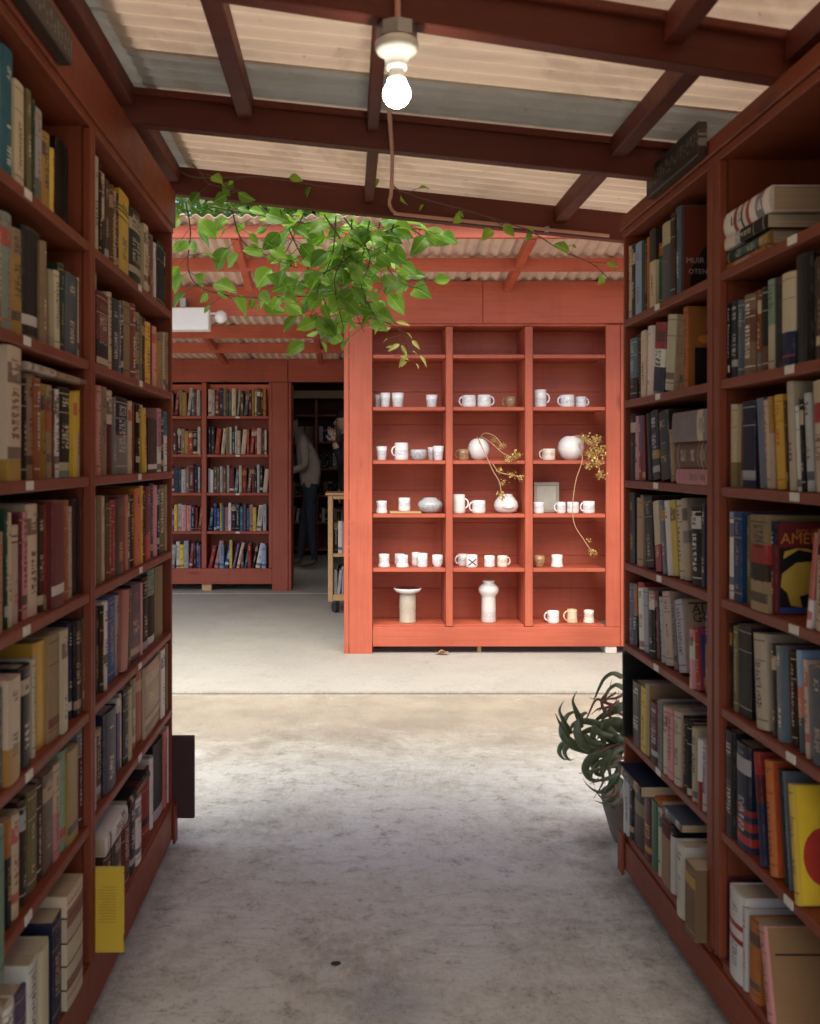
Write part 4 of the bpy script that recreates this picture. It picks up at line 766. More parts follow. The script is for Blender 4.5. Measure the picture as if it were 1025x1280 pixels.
def row_books(xa, xb, Y, z, gap_px, pal, rs, dens=1.0, leans=False):
    x = xa + 1
    while x < xb - 2.2:
        wpx = rs.uniform(2.6, 6.2); wpx = min(wpx, xb - x - .3); h = gap_px * rs.uniform(.70, .88); lean = (12 if rs.random() < .5 else 0) if leans else (rs.choice([0, 0, 0, 0, 0, 6]))
        t = wpx * Y / F * .96; H = h * Y / F * .92; X = XY(x, Y)
        M = Matrix.Translation((X + (H * math.sin(R(lean)) * .0), Y + rs.uniform(.012, .04), z)) @ Matrix.Rotation(-math.pi / 2, 4, 'Z') @ Matrix.Translation((0, t, 0)) @ Matrix.Rotation(-R(lean), 4, 'X') @ Matrix.Translation((0, -t, 0))
        add_book(M, t, H, .16, rs.choice(pal), rs, area=0)
        x += wpx + (2 if lean else 0)
rs = random.Random(3)
for bi, (a, b) in enumerate(FB):
    for i, y in enumerate(FROW): row_books(a + .5, b - 1, FY, ZY(y if i < 4 else 710.8, FY) + .0006, 44, pal_far if i < 3 else pal_low, rs, leans=(i == 4 and bi == 2))
# ---------------------------------------------------------------- dim room behind the doorway
room = empty('back_room', (-.3, 12.5, .012), 'dim back room seen through the doorway', 'room')
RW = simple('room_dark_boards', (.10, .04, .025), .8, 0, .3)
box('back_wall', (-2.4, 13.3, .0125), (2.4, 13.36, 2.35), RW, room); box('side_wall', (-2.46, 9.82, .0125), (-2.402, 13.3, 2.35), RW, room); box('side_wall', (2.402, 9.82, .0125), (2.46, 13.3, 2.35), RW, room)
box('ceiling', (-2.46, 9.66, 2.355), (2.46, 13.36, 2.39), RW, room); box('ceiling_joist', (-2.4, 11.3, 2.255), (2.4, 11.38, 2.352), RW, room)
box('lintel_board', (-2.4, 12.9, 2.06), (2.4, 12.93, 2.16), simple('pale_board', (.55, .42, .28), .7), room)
rc = empty('room_bookcase', (-.3, 13.1, .012), 'shadowed bookcase at the back of the dim room', 'bookcase')
for z in (.1, .45, .8, 1.15, 1.5, 1.85): box('shelf', (-1.6, 12.95, z - .02), (1.6, 13.28, z), PX_, rc)
for x in (-1.64, -.42, .35, 1.602): box('upright', (x, 12.95, .0125), (x + .035, 13.29, 2.05), PZ_, rc)
for z in (.45, .8, 1.15, 1.5):
    for a, b in ((-1.58, -.43), (-.38, .34), (.39, 1.58)): row_books(PX + a * F / 13, PX + b * F / 13, 13.0, z + .0006, 25, pal_far, rs)
# ---------------------------------------------------------------- book cart
KY = 8.1; cart = empty('book_cart', (XY(440, KY), KY + .2, .008), 'light oak book cart on casters half hidden behind the cabinet', 'cart')
def kbox(name, x0, x1, ya, yb, d0, d1, mat): return box(name, (XY(x0, KY), KY + d0, ZY(yb, KY)), (XY(x1, KY), KY + d1, ZY(ya, KY)), mat, cart)
kbox('top', 407, 520, 616, 619, -.02, .40, OAK); kbox('end_panel', 410, 416, 619.3, 752, 0, .38, OAK); kbox('end_panel', 511, 517, 619.3, 752, 0, .38, OAK)
kbox('rail', 416.3, 510.7, 619.3, 624, .0, .03, OAK); kbox('shelf', 416.3, 510.7, 692, 696, 0, .38, OAK); kbox('shelf', 416.3, 510.7, 743, 751, 0, .38, OAK)
for x in (419, 505):
    for d in (.05, .33):
        bm = bmesh.new(); tube(bm, [(-.014, 0, 0), (.014, 0, 0)], .042, 16); wh = from_bm('caster', bm, BLACKP, cart, (XY(x, KY), KY + d, .008 + .043)); wh.rotation_euler.z = .5
        bm = bmesh.new(); tube(bm, [(0, 0, .0), (0, 0, ZY(752.3, KY) - .051)], .012, 8); bmesh.ops.create_cube(bm, size=1, matrix=Matrix.Translation((0, 0, .045)) @ Matrix.Diagonal((.04, .05, .008, 1))); from_bm('fork', bm, METAL, wh, wloc(wh))
for pal, y, hp in ((['pink', 'black', 'charcoal', 'purple', 'white', 'maroon'], 692, 56), (['palegrey', 'palegrey', 'white'], 743, 45)): row_books(416.5, 505, KY, ZY(y, KY) + .0006, hp, pal, rs)
# floodlight under the far beam
fl = empty('flood_light', P(240, 384, 6.46), 'white box light with round sensor lamp under the far beam', 'lamp')
box('housing', P(205, 412, 6.36), P(261, 384, 6.36) + Vector((0, .12, 0)), WHITEBOX, fl, .006)
bm = bmesh.new(); a_ = P(261, 392, 6.42); b_ = P(272, 392, 6.42); tube(bm, [a_, b_], .008, 8); from_bm('arm', bm, WHITEBOX, fl, (0, 0, 0))
bm = bmesh.new(); c_ = P(276, 396, 6.42); bmesh.ops.create_uvsphere(bm, u_segments=16, v_segments=10, radius=.042); from_bm('sensor', bm, WHITEBOX, fl, c_, True)
box('bracket', P(225, 384, 6.42) + Vector((0, 0, .001)), P(232, 384, 6.42) + Vector((0, .11, .06)), METAL, fl, 0)
# ---------------------------------------------------------------- climbing vine hanging from the near roof edge
def leaf_mat(name, c1, c2, trans=.35):
    t = NT(name); r = t.rand(); x, y, z = t.sep(t.coord()); n1 = t.noise(t.coord(), 35, 3)
    col = t.mix(r, c1, c2); col = t.mix(t.math('MULTIPLY', t.step(n1, .4, .7), .3), col, tuple(v * .6 for v in c1))
    vein = t.math('SUBTRACT', 1.0, t.step(t.math('ABSOLUTE', x), .0004, .0022)); col = t.mix(t.math('MULTIPLY', vein, .5), col, tuple(min(1, v * 1.9) for v in c2))
    t.base(col); t.rough(.38); t.b.inputs['Specular IOR Level'].default_value = .5
    tr = t.n('ShaderNodeBsdfTranslucent'); t.set(tr.inputs[0], t.mix(.5, col, (.40, .62, .05))); mx = t.n('ShaderNodeMixShader'); mx.inputs[0].default_value = trans
    t.t.links.new(t.b.outputs[0], mx.inputs[1]); t.t.links.new(tr.outputs[0], mx.inputs[2]); t.t.links.new(mx.outputs[0], t.out.inputs[0]); return t.m
LEAF = leaf_mat('vine_leaf', (.05, .16, .012), (.26, .46, .05), .42); YLEAF = leaf_mat('young_leaf', (.48, .50, .10), (.62, .58, .16)); VST = simple('vine_stem', (.10, .075, .04), .8)
def leaf_mesh(L, W, fold, curl, wav, mat):
    me = bpy.data.meshes.new('leaf'); rows = 8; vs_ = []; fs = []
    for i in range(rows + 1):
        s_ = i / rows; w = W * .5 * (math.sin(math.pi * min(1, s_ ** .86)) ** .9) * (1 - .12 * s_) if 0 < i < rows else 0
        y = L * s_; z = -curl * L * s_ * s_
        for side in (-1, -.5, 0, .5, 1):
            vs_.append((side * w, y, z + abs(side) * w * fold + wav * W * math.sin(s_ * 9 + side * 2) * abs(side)))
    for i in range(rows):
        for k in range(4): a = i * 5 + k; fs.append((a, a + 1, a + 6, a + 5))
    me.from_pydata(vs_, [], fs); me.shade_smooth(); me.materials.append(mat); return me
rv_ = random.Random(11)
LM = [leaf_mesh(.082 * q, .057 * q * rv_.uniform(.85, 1.2), rv_.uniform(.1, .5), rv_.uniform(.1, .5), rv_.uniform(.02, .08), LEAF) for q in (.9, 1.05, .75, .62, .95, .5)]
YM = [leaf_mesh(.045, .016, .3, .3, .03, YLEAF), leaf_mesh(.032, .012, .4, .2, .03, YLEAF)]
def put_leaf(root, p, d, mesh, sc=1.0):
    d = Vector(d).normalized(); nrm = Vector((rv_.gauss(0, .7), -0.7 + rv_.gauss(0, .7), .45)); x = d.cross(nrm)
    if x.length < .05: x = d.cross(Vector((1, .2, .1)))
    x.normalize(); z = x.cross(d); M = Matrix((x, d, z)).transposed()
    o = bpy.data.objects.new('leaf', mesh); COL.objects.link(o); o.parent = root; o.location = Vector(p) - wloc(root); o.rotation_euler = M.to_euler(); o.scale = (sc,) * 3; return o
vine = empty('hanging_vine', P(420, 262, 3.40), 'leafy green vine hanging in a clump below the near roof edge', 'vine')
def vstem(pts, step, per, Yj=.12, rad=.0028, meshes=LM, sc=(.85, 1.2), root=vine, droop=.5, skip=0):
    path = smoothpath([P(*q) for q in pts], 8); bm = bmesh.new(); tube(bm, path, [rad * (1 - .5 * i / len(path)) for i in range(len(path))], 5); from_bm('stem', bm, VST, root, (0, 0, 0), True)
    acc = 0; k = 0
    for a, b in zip(path, path[1:]):
        acc += (b - a).length
        if acc >= step:
            acc = 0; k += 1
            if k <= skip: continue
            for q in range(per):
                side = 1 if (k + q) % 2 else -1; tdir = (b - a).normalized()
                d = Vector((side * rv_.uniform(.4, 1.0), rv_.gauss(-.15, .45), rv_.uniform(-.9, .6) * droop * 1.3)) + tdir * .35; d.normalize()
                pet = rv_.uniform(.012, .075); p0 = b; p1 = b + d * pet + Vector((0, 0, .004))
                bm = bmesh.new(); tube(bm, [Vector((0, 0, 0)), p1 - p0], .0011, 4); from_bm('leaf_stalk', bm, VST, root, p0)
                put_leaf(root, p1, d + Vector((0, 0, -.12)), rv_.choice(meshes), rv_.uniform(*sc))
vstem([(232, 252, 3.42), (238, 290, 3.5), (235, 335, 3.52), (252, 360, 3.55), (300, 371, 3.6), (350, 371, 3.62), (405, 370, 3.66)], 0.045, 2)
vstem([(262, 258, 3.42), (330, 270, 3.5), (400, 282, 3.55), (460, 284, 3.55), (520, 286, 3.5), (545, 292, 3.48)], 0.048, 2)
vstem([(350, 262, 3.42), (372, 310, 3.6), (392, 350, 3.66), (412, 395, 3.7), (398, 422, 3.7)], 0.034, 2)
vstem([(462, 276, 3.42), (452, 325, 3.6), (440, 365, 3.68), (447, 395, 3.7), (455, 415, 3.7)], 0.033, 2)
vstem([(492, 280, 3.42), (482, 325, 3.6), (500, 352, 3.66), (528, 362, 3.66)], 0.036, 2)
vstem([(420, 270, 3.42), (415, 320, 3.55), (398, 360, 3.6), (388, 398, 3.62)], 0.034, 2)
vstem([(440, 274, 3.42), (436, 315, 3.75), (425, 350, 3.8), (432, 390, 3.8)], 0.034, 2)
vstem([(475, 278, 3.42), (468, 320, 3.78), (478, 352, 3.8), (462, 382, 3.82)], 0.036, 2)
vstem([(290, 262, 3.42), (302, 300, 3.5), (330, 318, 3.56), (372, 335, 3.6)], 0.043, 2)
vstem([(380, 266, 3.42), (365, 300, 3.7), (350, 330, 3.75), (345, 360, 3.75)], 0.046, 2)
vstem([(430, 272, 3.42), (462, 318, 3.52), (452, 360, 3.56), (470, 398, 3.58)], .042, 2)
vstem([(405, 268, 3.42), (430, 312, 3.5), (418, 352, 3.54), (430, 412, 3.58)], .040, 2)
vstem([(500, 281, 3.42), (462, 300, 3.5), (425, 330, 3.54), (400, 344, 3.56)], .044, 2)
vstem([(510, 282, 3.42), (530, 297, 3.46), (540, 305, 3.48)], .05, 1, sc=(.6, .85))
vstem([(450, 396, 3.70), (480, 402, 3.70), (500, 414, 3.7), (508, 432, 3.7), (516, 452, 3.7)], .030, 2, rad=.0016, meshes=YM, sc=(.8, 1.3))
vstem([(498, 412, 3.70), (496, 432, 3.70), (493, 448, 3.7)], .028, 1, rad=.0012, meshes=YM, sc=(.7, 1.0))
vstem([(486, 182, 3.24), (490, 205, 3.23), (488, 235, 3.24)], .035, 1, sc=(.6, .8), rad=.002)
vstem([(488, 232, 3.24), (520, 246, 3.24), (600, 268, 3.24), (660, 288, 3.245), (700, 312, 3.25), (740, 330, 3.2), (762, 350, 3.15)], .055, 1, sc=(.45, .75), rad=.0025)
vstem([(225, 215, 3.25), (245, 222, 3.24), (285, 222, 3.24), (330, 222, 3.245), (420, 236, 3.245)], .10, 1, sc=(.6, .95), rad=.0028)
vstem([(240, 205, 3.24), (250, 215, 3.24), (262, 230, 3.23), (300, 238, 3.235)], .042, 1, sc=(.8, 1.05), rad=.002)
# ---------------------------------------------------------------- curling aloe in a pot beside the right bookcase
PYp = 3.28; pcx = .965
aloe = empty('potted_aloe', (pcx, PYp, .0005), 'dark curling aloe in a clay pot at the end of the right bookcase', 'plant')
POTM = simple('weathered_clay', (.20, .15, .12), .9, 0, .3, 25, .3)
bm = bmesh.new(); lathe(bm, [(0, 0), (.085, 0), (.095, .02), (.118, .10), (.124, .13), (.126, .15), (.115, .152), (.108, .13), (0, .125)], 28); from_bm('pot', bm, POTM, aloe, (pcx, PYp, .0005), True)
ALO = simple('aloe_flesh', (.12, .155, .07), .4, 0, .35, 20); ALR = simple('aloe_dry_tip', (.30, .14, .09), .6, 0, .3, 20)
ra = random.Random(5)
def aloe_leaf(base, az, L, rise, curlamt, w, mat):
    pts = []; p = Vector(base); ang = rise; hd = Vector((math.cos(az), math.sin(az), 0)); n = 18
    for i in range(n):
        pts.append(p.copy()); s_ = i / n; p = p + (hd * math.cos(ang) + Vector((0, 0, math.sin(ang)))) * L / n; ang -= curlamt * (.35 + 1.6 * s_) / n
    bm = bmesh.new(); tube(bm, pts, [max(.0012, w * (1 - (i / (n - 1)) ** 1.3)) for i in range(n)], 8, flat=.4); from_bm('leaf', bm, mat, aloe, (0, 0, 0), True)
bm = bmesh.new(); tube(bm, [(pcx, PYp - .02, .12), (pcx - .01, PYp - .03, .26), (pcx - .01, PYp - .04, .42)], [.04, .035, .02], 8); from_bm('trunk', bm, ALR, aloe, (0, 0, 0), True)
def za(zx, zy, dY=0.0): return P(680 + zx / 5.564, 830 + zy / 5.564, PYp - .06 + dY)
for pts, w, m in (([(500, 520), (440, 450), (380, 420), (290, 398), (215, 415), (185, 450), (195, 475)], .016, 0), ([(480, 640), (380, 600), (280, 575), (190, 545), (125, 565), (106, 615), (140, 662), (180, 655)], .017, 0),
    ([(330, 600), (210, 565), (140, 500), (128, 430), (160, 360), (205, 335), (225, 350)], .018, 0), ([(520, 660), (420, 620), (330, 650), (288, 725), (315, 795), (365, 808), (380, 790)], .020, 0),
    ([(520, 740), (485, 820), (430, 878), (370, 888), (310, 850), (270, 798)], .014, 0), ([(520, 690), (420, 725), (330, 742), (243, 762)], .010, 0), ([(530, 300), (460, 335), (390, 370), (335, 415)], .018, 0),
    ([(540, 90), (480, 65), (420, 100), (380, 175), (350, 240), (320, 235)], .009, 0), ([(540, 450), (460, 410), (380, 430), (340, 500), (350, 560), (330, 590)], .019, 0), ([(530, 930), (480, 975), (420, 972), (358, 952)], .008, 0),
    ([(500, 840), (490, 905), (455, 918), (418, 918)], .006, 1), ([(420, 560), (330, 540), (285, 500), (290, 570), (320, 585)], .012, 0), ([(190, 480), (135, 390), (108, 320), (138, 255)], .008, 0), ([(170, 500), (115, 420), (78, 345)], .007, 0),
    ([(420, 330), (400, 250), (450, 180), (470, 110)], .005, 1), ([(520, 300), (430, 270), (360, 250), (300, 370), (270, 380)], .006, 1), ([(520, 260), (450, 300), (380, 310), (330, 350)], .006, 1), ([(500, 200), (430, 250), (480, 290)], .005, 1),
    ([(520, 600), (440, 640), (400, 720), (410, 820), (345, 935)], .013, 0), ([(520, 560), (430, 590), (400, 610), (340, 570)], .006, 1), ([(540, 560), (460, 520), (400, 500), (370, 520)], .02, 0), ([(540, 700), (470, 700), (400, 680), (330, 760), (350, 840)], .014, 0),
    ([(560, 500), (640, 420), (740, 420), (800, 500)], .018, 0), ([(560, 560), (680, 540), (780, 620), (800, 720)], .018, 0), ([(560, 450), (600, 300), (680, 240)], .016, 0)):
    for copy_ in range(2):
      jx, jy, js = (0, 0, 1) if not copy_ else (ra.uniform(10, 60), ra.uniform(-70, 90), ra.uniform(.7, .95)); dd = ra.uniform(-.06, .06); path = smoothpath([za(500 + (q[0] - 500) * js + jx, q[1] + jy, dd - .03 * math.sin(i * 1.1)) for i, q in enumerate(pts)], 6); N_ = len(path)
      bm = bmesh.new(); tube(bm, path, [max(.0012, w * (1 - (i / (N_ - 1)) ** 1.6)) for i in range(N_)], 8, flat=.55, flatdir=(0, 1, .2)); from_bm('leaf', bm, (ALO, ALR)[m], aloe, (0, 0, 0), True)
# litter
lit = bpy.data.objects.new('fallen_leaf', leaf_mesh(.09, .06, .5, .3, .15, simple('dead_leaf', (.42, .22, .11), .8))); COL.objects.link(lit); lit.location = (XY(560, 6.38), 6.36, .020); lit.rotation_euler = (.12, 0, 1.2); tag(lit, 'curled brown dead leaf on the concrete before the cabinet', 'leaf')
bm = bmesh.new(); bmesh.ops.create_icosphere(bm, subdivisions=2, radius=1)
for v in bm.verts: v.co = Vector((v.co.x * .013, v.co.y * .008, v.co.z * .004)) * (1 + .25 * mnoise.noise(v.co * 2))
pb = from_bm('pebble', bm, BLACKP, None, (XY(420, 2.47), 2.47, .0035)); tag(pb, 'small dark pebble on the concrete aisle floor', 'stone')

# ---------------------------------------------------------------- people in the dim room
def figure(name, loc, joints, edges, label, cat, root_i, mat, sub=2):
    me = bpy.data.meshes.new(name); me.from_pydata([j[0] for j in joints], edges, []); o = bpy.data.objects.new(name, me); COL.objects.link(o)
    mod = o.modifiers.new('skin', 'SKIN'); mod.use_smooth_shade = True
    for sv, j in zip(me.skin_vertices[0].data, joints): sv.radius = (j[1], j[2] if len(j) > 2 else j[1])
    for i, sv in enumerate(me.skin_vertices[0].data): sv.use_root = (i == root_i)
    s_ = o.modifiers.new('sub', 'SUBSURF'); s_.levels = sub; s_.render_levels = sub
    bpy.context.view_layer.update(); ev = o.evaluated_get(bpy.context.evaluated_depsgraph_get()); m2 = bpy.data.meshes.new_from_object(ev); bpy.data.objects.remove(o)
    if isinstance(mat, list):
        for m in mat: m2.materials.append(m)
    else: m2.materials.append(mat)
    m2.shade_smooth(); o = bpy.data.objects.new(name, m2); COL.objects.link(o); o.location = loc
    if label: tag(o, label, cat)
    return o
SKIN = simple('skin', (.50, .30, .21), .5, 0, .05); SWEAT = simple('taupe_knit', (.38, .30, .24), .9, 0, .15, 90); JEAN = simple('dark_jeans', (.03, .04, .065), .85, 0, .2, 90); HAIR = simple('dark_hair', (.03, .02, .015), .6); SHOE = simple('brown_shoe', (.12, .08, .05), .5); BLK = simple('black_cloth', (.015, .015, .018), .85)
def person(loc, pose, label, top, mats):
    """body as one skinned mesh; faces get materials by height; faces -X"""
    J = pose
    E = [(0, 1), (1, 2), (2, 3), (3, 4), (2, 5), (5, 6), (6, 7), (2, 8), (8, 9), (9, 10), (0, 11), (11, 12), (12, 13), (13, 14), (0, 15), (15, 16), (16, 17), (17, 18)]
    for a in (7, 10):            # five fingers per hand
        pass
    o = figure('person', loc, J, E, label, 'person', 0, mats)
    me = o.data
    hem, wl, wr = J[0][0][2] - .02, Vector(J[7][0]), Vector(J[10][0]); neck = Vector(J[3][0]); head = Vector(J[4][0])
    for p_ in me.polygons:
        c = p_.center
        if (c - wl).length < .085 or (c - wr).length < .085: p_.material_index = 2
        elif c.z > neck.z - .0 and (c - head).length < .30: p_.material_index = 2
        elif c.z < .10: p_.material_index = 3
        elif c.z < hem and (Vector((c.x, c.y)) - Vector((wl.x, wl.y))).length > .1: p_.material_index = 1
        else: p_.material_index = 0
    return o
def hand(o, wrist, dirv, spread, nm='hand'):
    d = Vector(dirv).normalized(); sp = Vector(spread).normalized(); pn = d.cross(sp)
    w = Vector(wrist); J = [(w, .026, .02), (w + d * .045, .036, .016)]; E = [(0, 1)]
    for k in range(4):
        b = len(J); off = sp * (-.03 + .02 * k); L = (.075, .085, .08, .062)[k]
        J += [(w + d * .085 + off, .0105), (w + d * (.085 + L * .5) + off * 1.15 + pn * .012, .0092), (w + d * (.085 + L * .9) + off * 1.2 + pn * .035, .0075)]; E += [(1, b), (b, b + 1), (b + 1, b + 2)]
    b = len(J); J += [(w + d * .03 - sp * .045, .012), (w + d * .065 - sp * .066 + pn * .01, .010), (w + d * .095 - sp * .07 + pn * .02, .008)]; E += [(1, b), (b, b + 1), (b + 1, b + 2)]
    h = figure(nm, (0, 0, 0), [(tuple(j[0]), *j[1:]) for j in J], E, None, None, 1, SKIN, 1); h.parent = o; return h
def head_bits(o, head, face, up, hairmat):
    f = Vector(face).normalized(); u = Vector(up).normalized(); s_ = f.cross(u)
    Mh = Matrix((s_, f, u)).transposed().to_4x4(); h = Vector(head)
    bm = bmesh.new(); bmesh.ops.create_uvsphere(bm, u_segments=20, v_segments=14, radius=1)
    for v in bm.verts:
        v.co = Vector((v.co.x * .079, v.co.y * .098, v.co.z * .125))
        if v.co.z < 0 and v.co.y > 0: v.co.x *= 1 + v.co.z * 2.2
    for v in bm.verts: v.co = Mh @ v.co
    from_bm('head', bm, SKIN, o, wloc(o) + h, True)
    bm = bmesh.new(); bmesh.ops.create_uvsphere(bm, u_segments=20, v_segments=12, radius=1)
    bmesh.ops.delete(bm, geom=[v for v in bm.verts if v.co.z < (.25 if v.co.y > .1 else -.35)], context='VERTS')
    for v in bm.verts: v.co = Mh @ Vector((v.co.x * .088, v.co.y * .106 - .006, v.co.z * .135))
    from_bm('hair', bm, hairmat, o, wloc(o) + h, True)
    for nm, pts, r_ in (('nose', [(0, .094, .01), (0, .118, -.025), (0, .096, -.035)], [.009, .014, .008]), ('mouth', [(-.022, .088, -.062), (0, .097, -.062), (.022, .088, -.062)], [.004, .006, .004]), ('ear', [(-.078, 0, .02), (-.086, -.006, 0), (-.078, 0, -.03)], [.008, .014, .007]), ('ear', [(.078, 0, .02), (.086, -.006, 0), (.078, 0, -.03)], [.008, .014, .007]), ('eye', [(-.032, .086, .012), (-.032, .092, .012)], [.010, .007]), ('eye', [(.032, .086, .012), (.032, .092, .012)], [.010, .007])):
        bm = bmesh.new(); tube(bm, [Mh @ Vector(q) for q in pts], r_, 8); from_bm(nm, bm, HAIR if nm == 'eye' else SKIN, o, wloc(o) + h, True)
PL = Vector((XY(383, 11.55), 11.55, .0125))
pose = [((0.04, 0, .98), .16, .15), ((.05, 0, 1.20), .165, .165), ((-.02, 0, 1.45), .16, .15), ((-.10, 0, 1.575), .055, .055), ((-.15, 0, 1.62), .05, .05),
        ((-.03, -.19, 1.46), .062), ((-.0, -.23, 1.18), .05), ((-.24, -.12, 1.09), .034), ((-.03, .19, 1.46), .062), ((-.02, .23, 1.18), .05), ((-.24, .1, 1.10), .034),
        ((.05, -.10, .88), .09), ((.06, -.11, .50), .062), ((.10, -.11, .08), .042), ((-.07, -.12, .04), .036), ((.05, .10, .88), .09), ((-.03, .11, .50), .062), ((-.08, .11, .08), .042), ((-.24, .12, .04), .036)]
p1 = person(PL, pose, 'person in grey brown sweater and dark jeans bent over an open book', 0, [SWEAT, JEAN, SKIN, SHOE])
head_bits(p1, (-.20, 0, 1.70), (-.85, 0, -.53), (-.53, 0, .85), HAIR)
hand(p1, (-.24, -.12, 1.09), (-1, .15, .05), (0, .5, -.8)); hand(p1, (-.24, .10, 1.10), (-1, -.15, .05), (0, .5, .8))
bk = empty('open_book', PL + Vector((-.36, 0, 1.07)), 'pale open book held by the person in the doorway', 'book')
for sgn in (-1, 1):
    bm = bmesh.new(); bmesh.ops.create_cube(bm, size=1, matrix=Matrix.Rotation(sgn * .3, 4, 'X') @ Matrix.Translation((0, sgn * .078, .0)) @ Matrix.Diagonal((.22, .15, .02, 1))); o_ = from_bm('page_block', bm, PAGEM, bk, wloc(bk) + Vector((-.02, 0, .03))); o_.rotation_euler.y = -.5
PL2 = Vector((XY(434, 11.0), 11.0, .0125))
pose2 = [((0.02, 0, .95), .15, .13), ((.02, 0, 1.15), .16, .12), ((0, 0, 1.42), .17, .12), ((-.02, 0, 1.54), .055), ((-.02, 0, 1.58), .05), ((.0, -.20, 1.41), .065), ((-.05, -.26, 1.18), .05), ((-.14, -.24, 1.44), .034), ((0, .2, 1.41), .065), ((.02, .24, 1.15), .05), ((-.08, .22, .92), .034),
         ((.02, -.10, .86), .09), ((.02, -.11, .48), .064), ((.05, -.11, .08), .042), ((-.11, -.12, .04), .036), ((.02, .10, .86), .09), ((.02, .11, .48), .064), ((.05, .11, .08), .042), ((-.11, .12, .04), .036)]
p2_ = person(PL2, pose2, 'person in black with one hand raised, mostly hidden behind the cabinet edge', 0, [BLK, BLK, SKIN, BLK])
head_bits(p2_, (-.03, 0, 1.68), (-1, -.1, -.1), (-.1, 0, 1), HAIR); hand(p2_, (-.14, -.24, 1.44), (-.2, .1, 1), (1, .3, .2)); hand(p2_, (-.08, .22, .92), (-.2, 0, -1), (0, 1, 0))

# ---------------------------------------------------------------- trees beyond the far roof
TLEAF = leaf_mat('tree_leaf', (.05, .12, .02), (.10, .20, .035), .3); BARK = simple('bark', (.12, .085, .06), .95, 0, .3, 12, .5)
def tree(loc, hgt, rad, seed, label, n=16000):
    r = random.Random(seed); o = empty('tree', loc, label, 'tree'); L = Vector(loc)
    bm = bmesh.new(); tube(bm, [(0, 0, 0), (.08, 0, hgt * .3), (-.05, .1, hgt * .6), (0, 0, hgt * .9)], [.2, .16, .1, .03], 9); limbs = []
    for k in range(11):
        a = r.uniform(0, 6.28); z = hgt * r.uniform(.36, .75); e = Vector((math.cos(a) * rad * r.uniform(.5, .9), math.sin(a) * rad * r.uniform(.5, .9), z + r.uniform(.3, 1.2))); limbs.append(e)
        tube(bm, [(0, 0, z), e * .5 + Vector((0, 0, z * .5 + .1)), e], [.07, .045, .012], 6)
    from_bm('trunk', bm, BARK, o, L, True)
    cl = [e + Vector((r.gauss(0, .4), r.gauss(0, .4), r.gauss(0, .3))) for e in limbs for _ in range(4)] + [Vector((r.gauss(0, rad * .4), r.gauss(0, rad * .4), hgt * r.uniform(.6, 1.0))) for _ in range(18)]
    vs_, fs = [], []
    for k in range(n):
        c = r.choice(cl) + Vector((r.gauss(0, .36), r.gauss(0, .36), r.gauss(0, .26))); d = Vector((r.gauss(0, 1), r.gauss(0, 1), r.gauss(-.2, .7))).normalized(); s_ = d.cross(Vector((r.gauss(0, 1), r.gauss(0, 1), 1))).normalized(); q = r.uniform(.09, .17)
        b = len(vs_); vs_ += [tuple(c), tuple(c + d * q * .5 + s_ * q * .3), tuple(c + d * q), tuple(c + d * q * .5 - s_ * q * .3)]; fs.append((b, b + 1, b + 2, b + 3))
    me = bpy.data.meshes.new('crown'); me.from_pydata(vs_, [], fs); link('crown', me, o, L, (TLEAF,))
tree((-2.0, 15.2, -.12), 7.0, 2.6, 1, 'leafy tree rising behind the far roof, left of the vine', 26000)
tree((2.2, 16.0, -.12), 7.0, 2.7, 2, 'leafy tree rising behind the far roof above the cabinet')
tree((-6.5, 15.0, -.12), 6.6, 2.4, 3, 'leafy tree farthest left behind the far roof')

# ---------------------------------------------------------------- books become objects: the 300 that show largest singly, the rest as one mass
BOOKS.sort(key=lambda b: -b['area'])
def art_mat(nm):
    if nm in ART: return ART[nm]
    c = dict(portrait=(.16, .035, .02), dusk=(.30, .12, .03), tan=(.46, .36, .24), blue=(.03, .05, .16), blurb=(.70, .47, .05), america=(.16, .02, .02), orange=(.42, .07, .02), yellow=(.68, .45, .03), crate=(.30, .17, .08))[nm]
    ART[nm] = simple('cover_print_' + nm, c, .35, 0, .12, 20); return ART[nm]
INKM = simple('amber_print', (.36, .2, .03), .5); INKD = simple('dark_print', (.012, .012, .014), .35); INKO = simple('orange_print', (.62, .22, .04), .4); INKY = simple('ochre_print', (.55, .38, .06), .4); INKW = simple('pale_print', (.50, .47, .40), .4); INKR = simple('red_print', (.36, .03, .02), .4); INKB = simple('blue_print', (.03, .07, .25), .4)
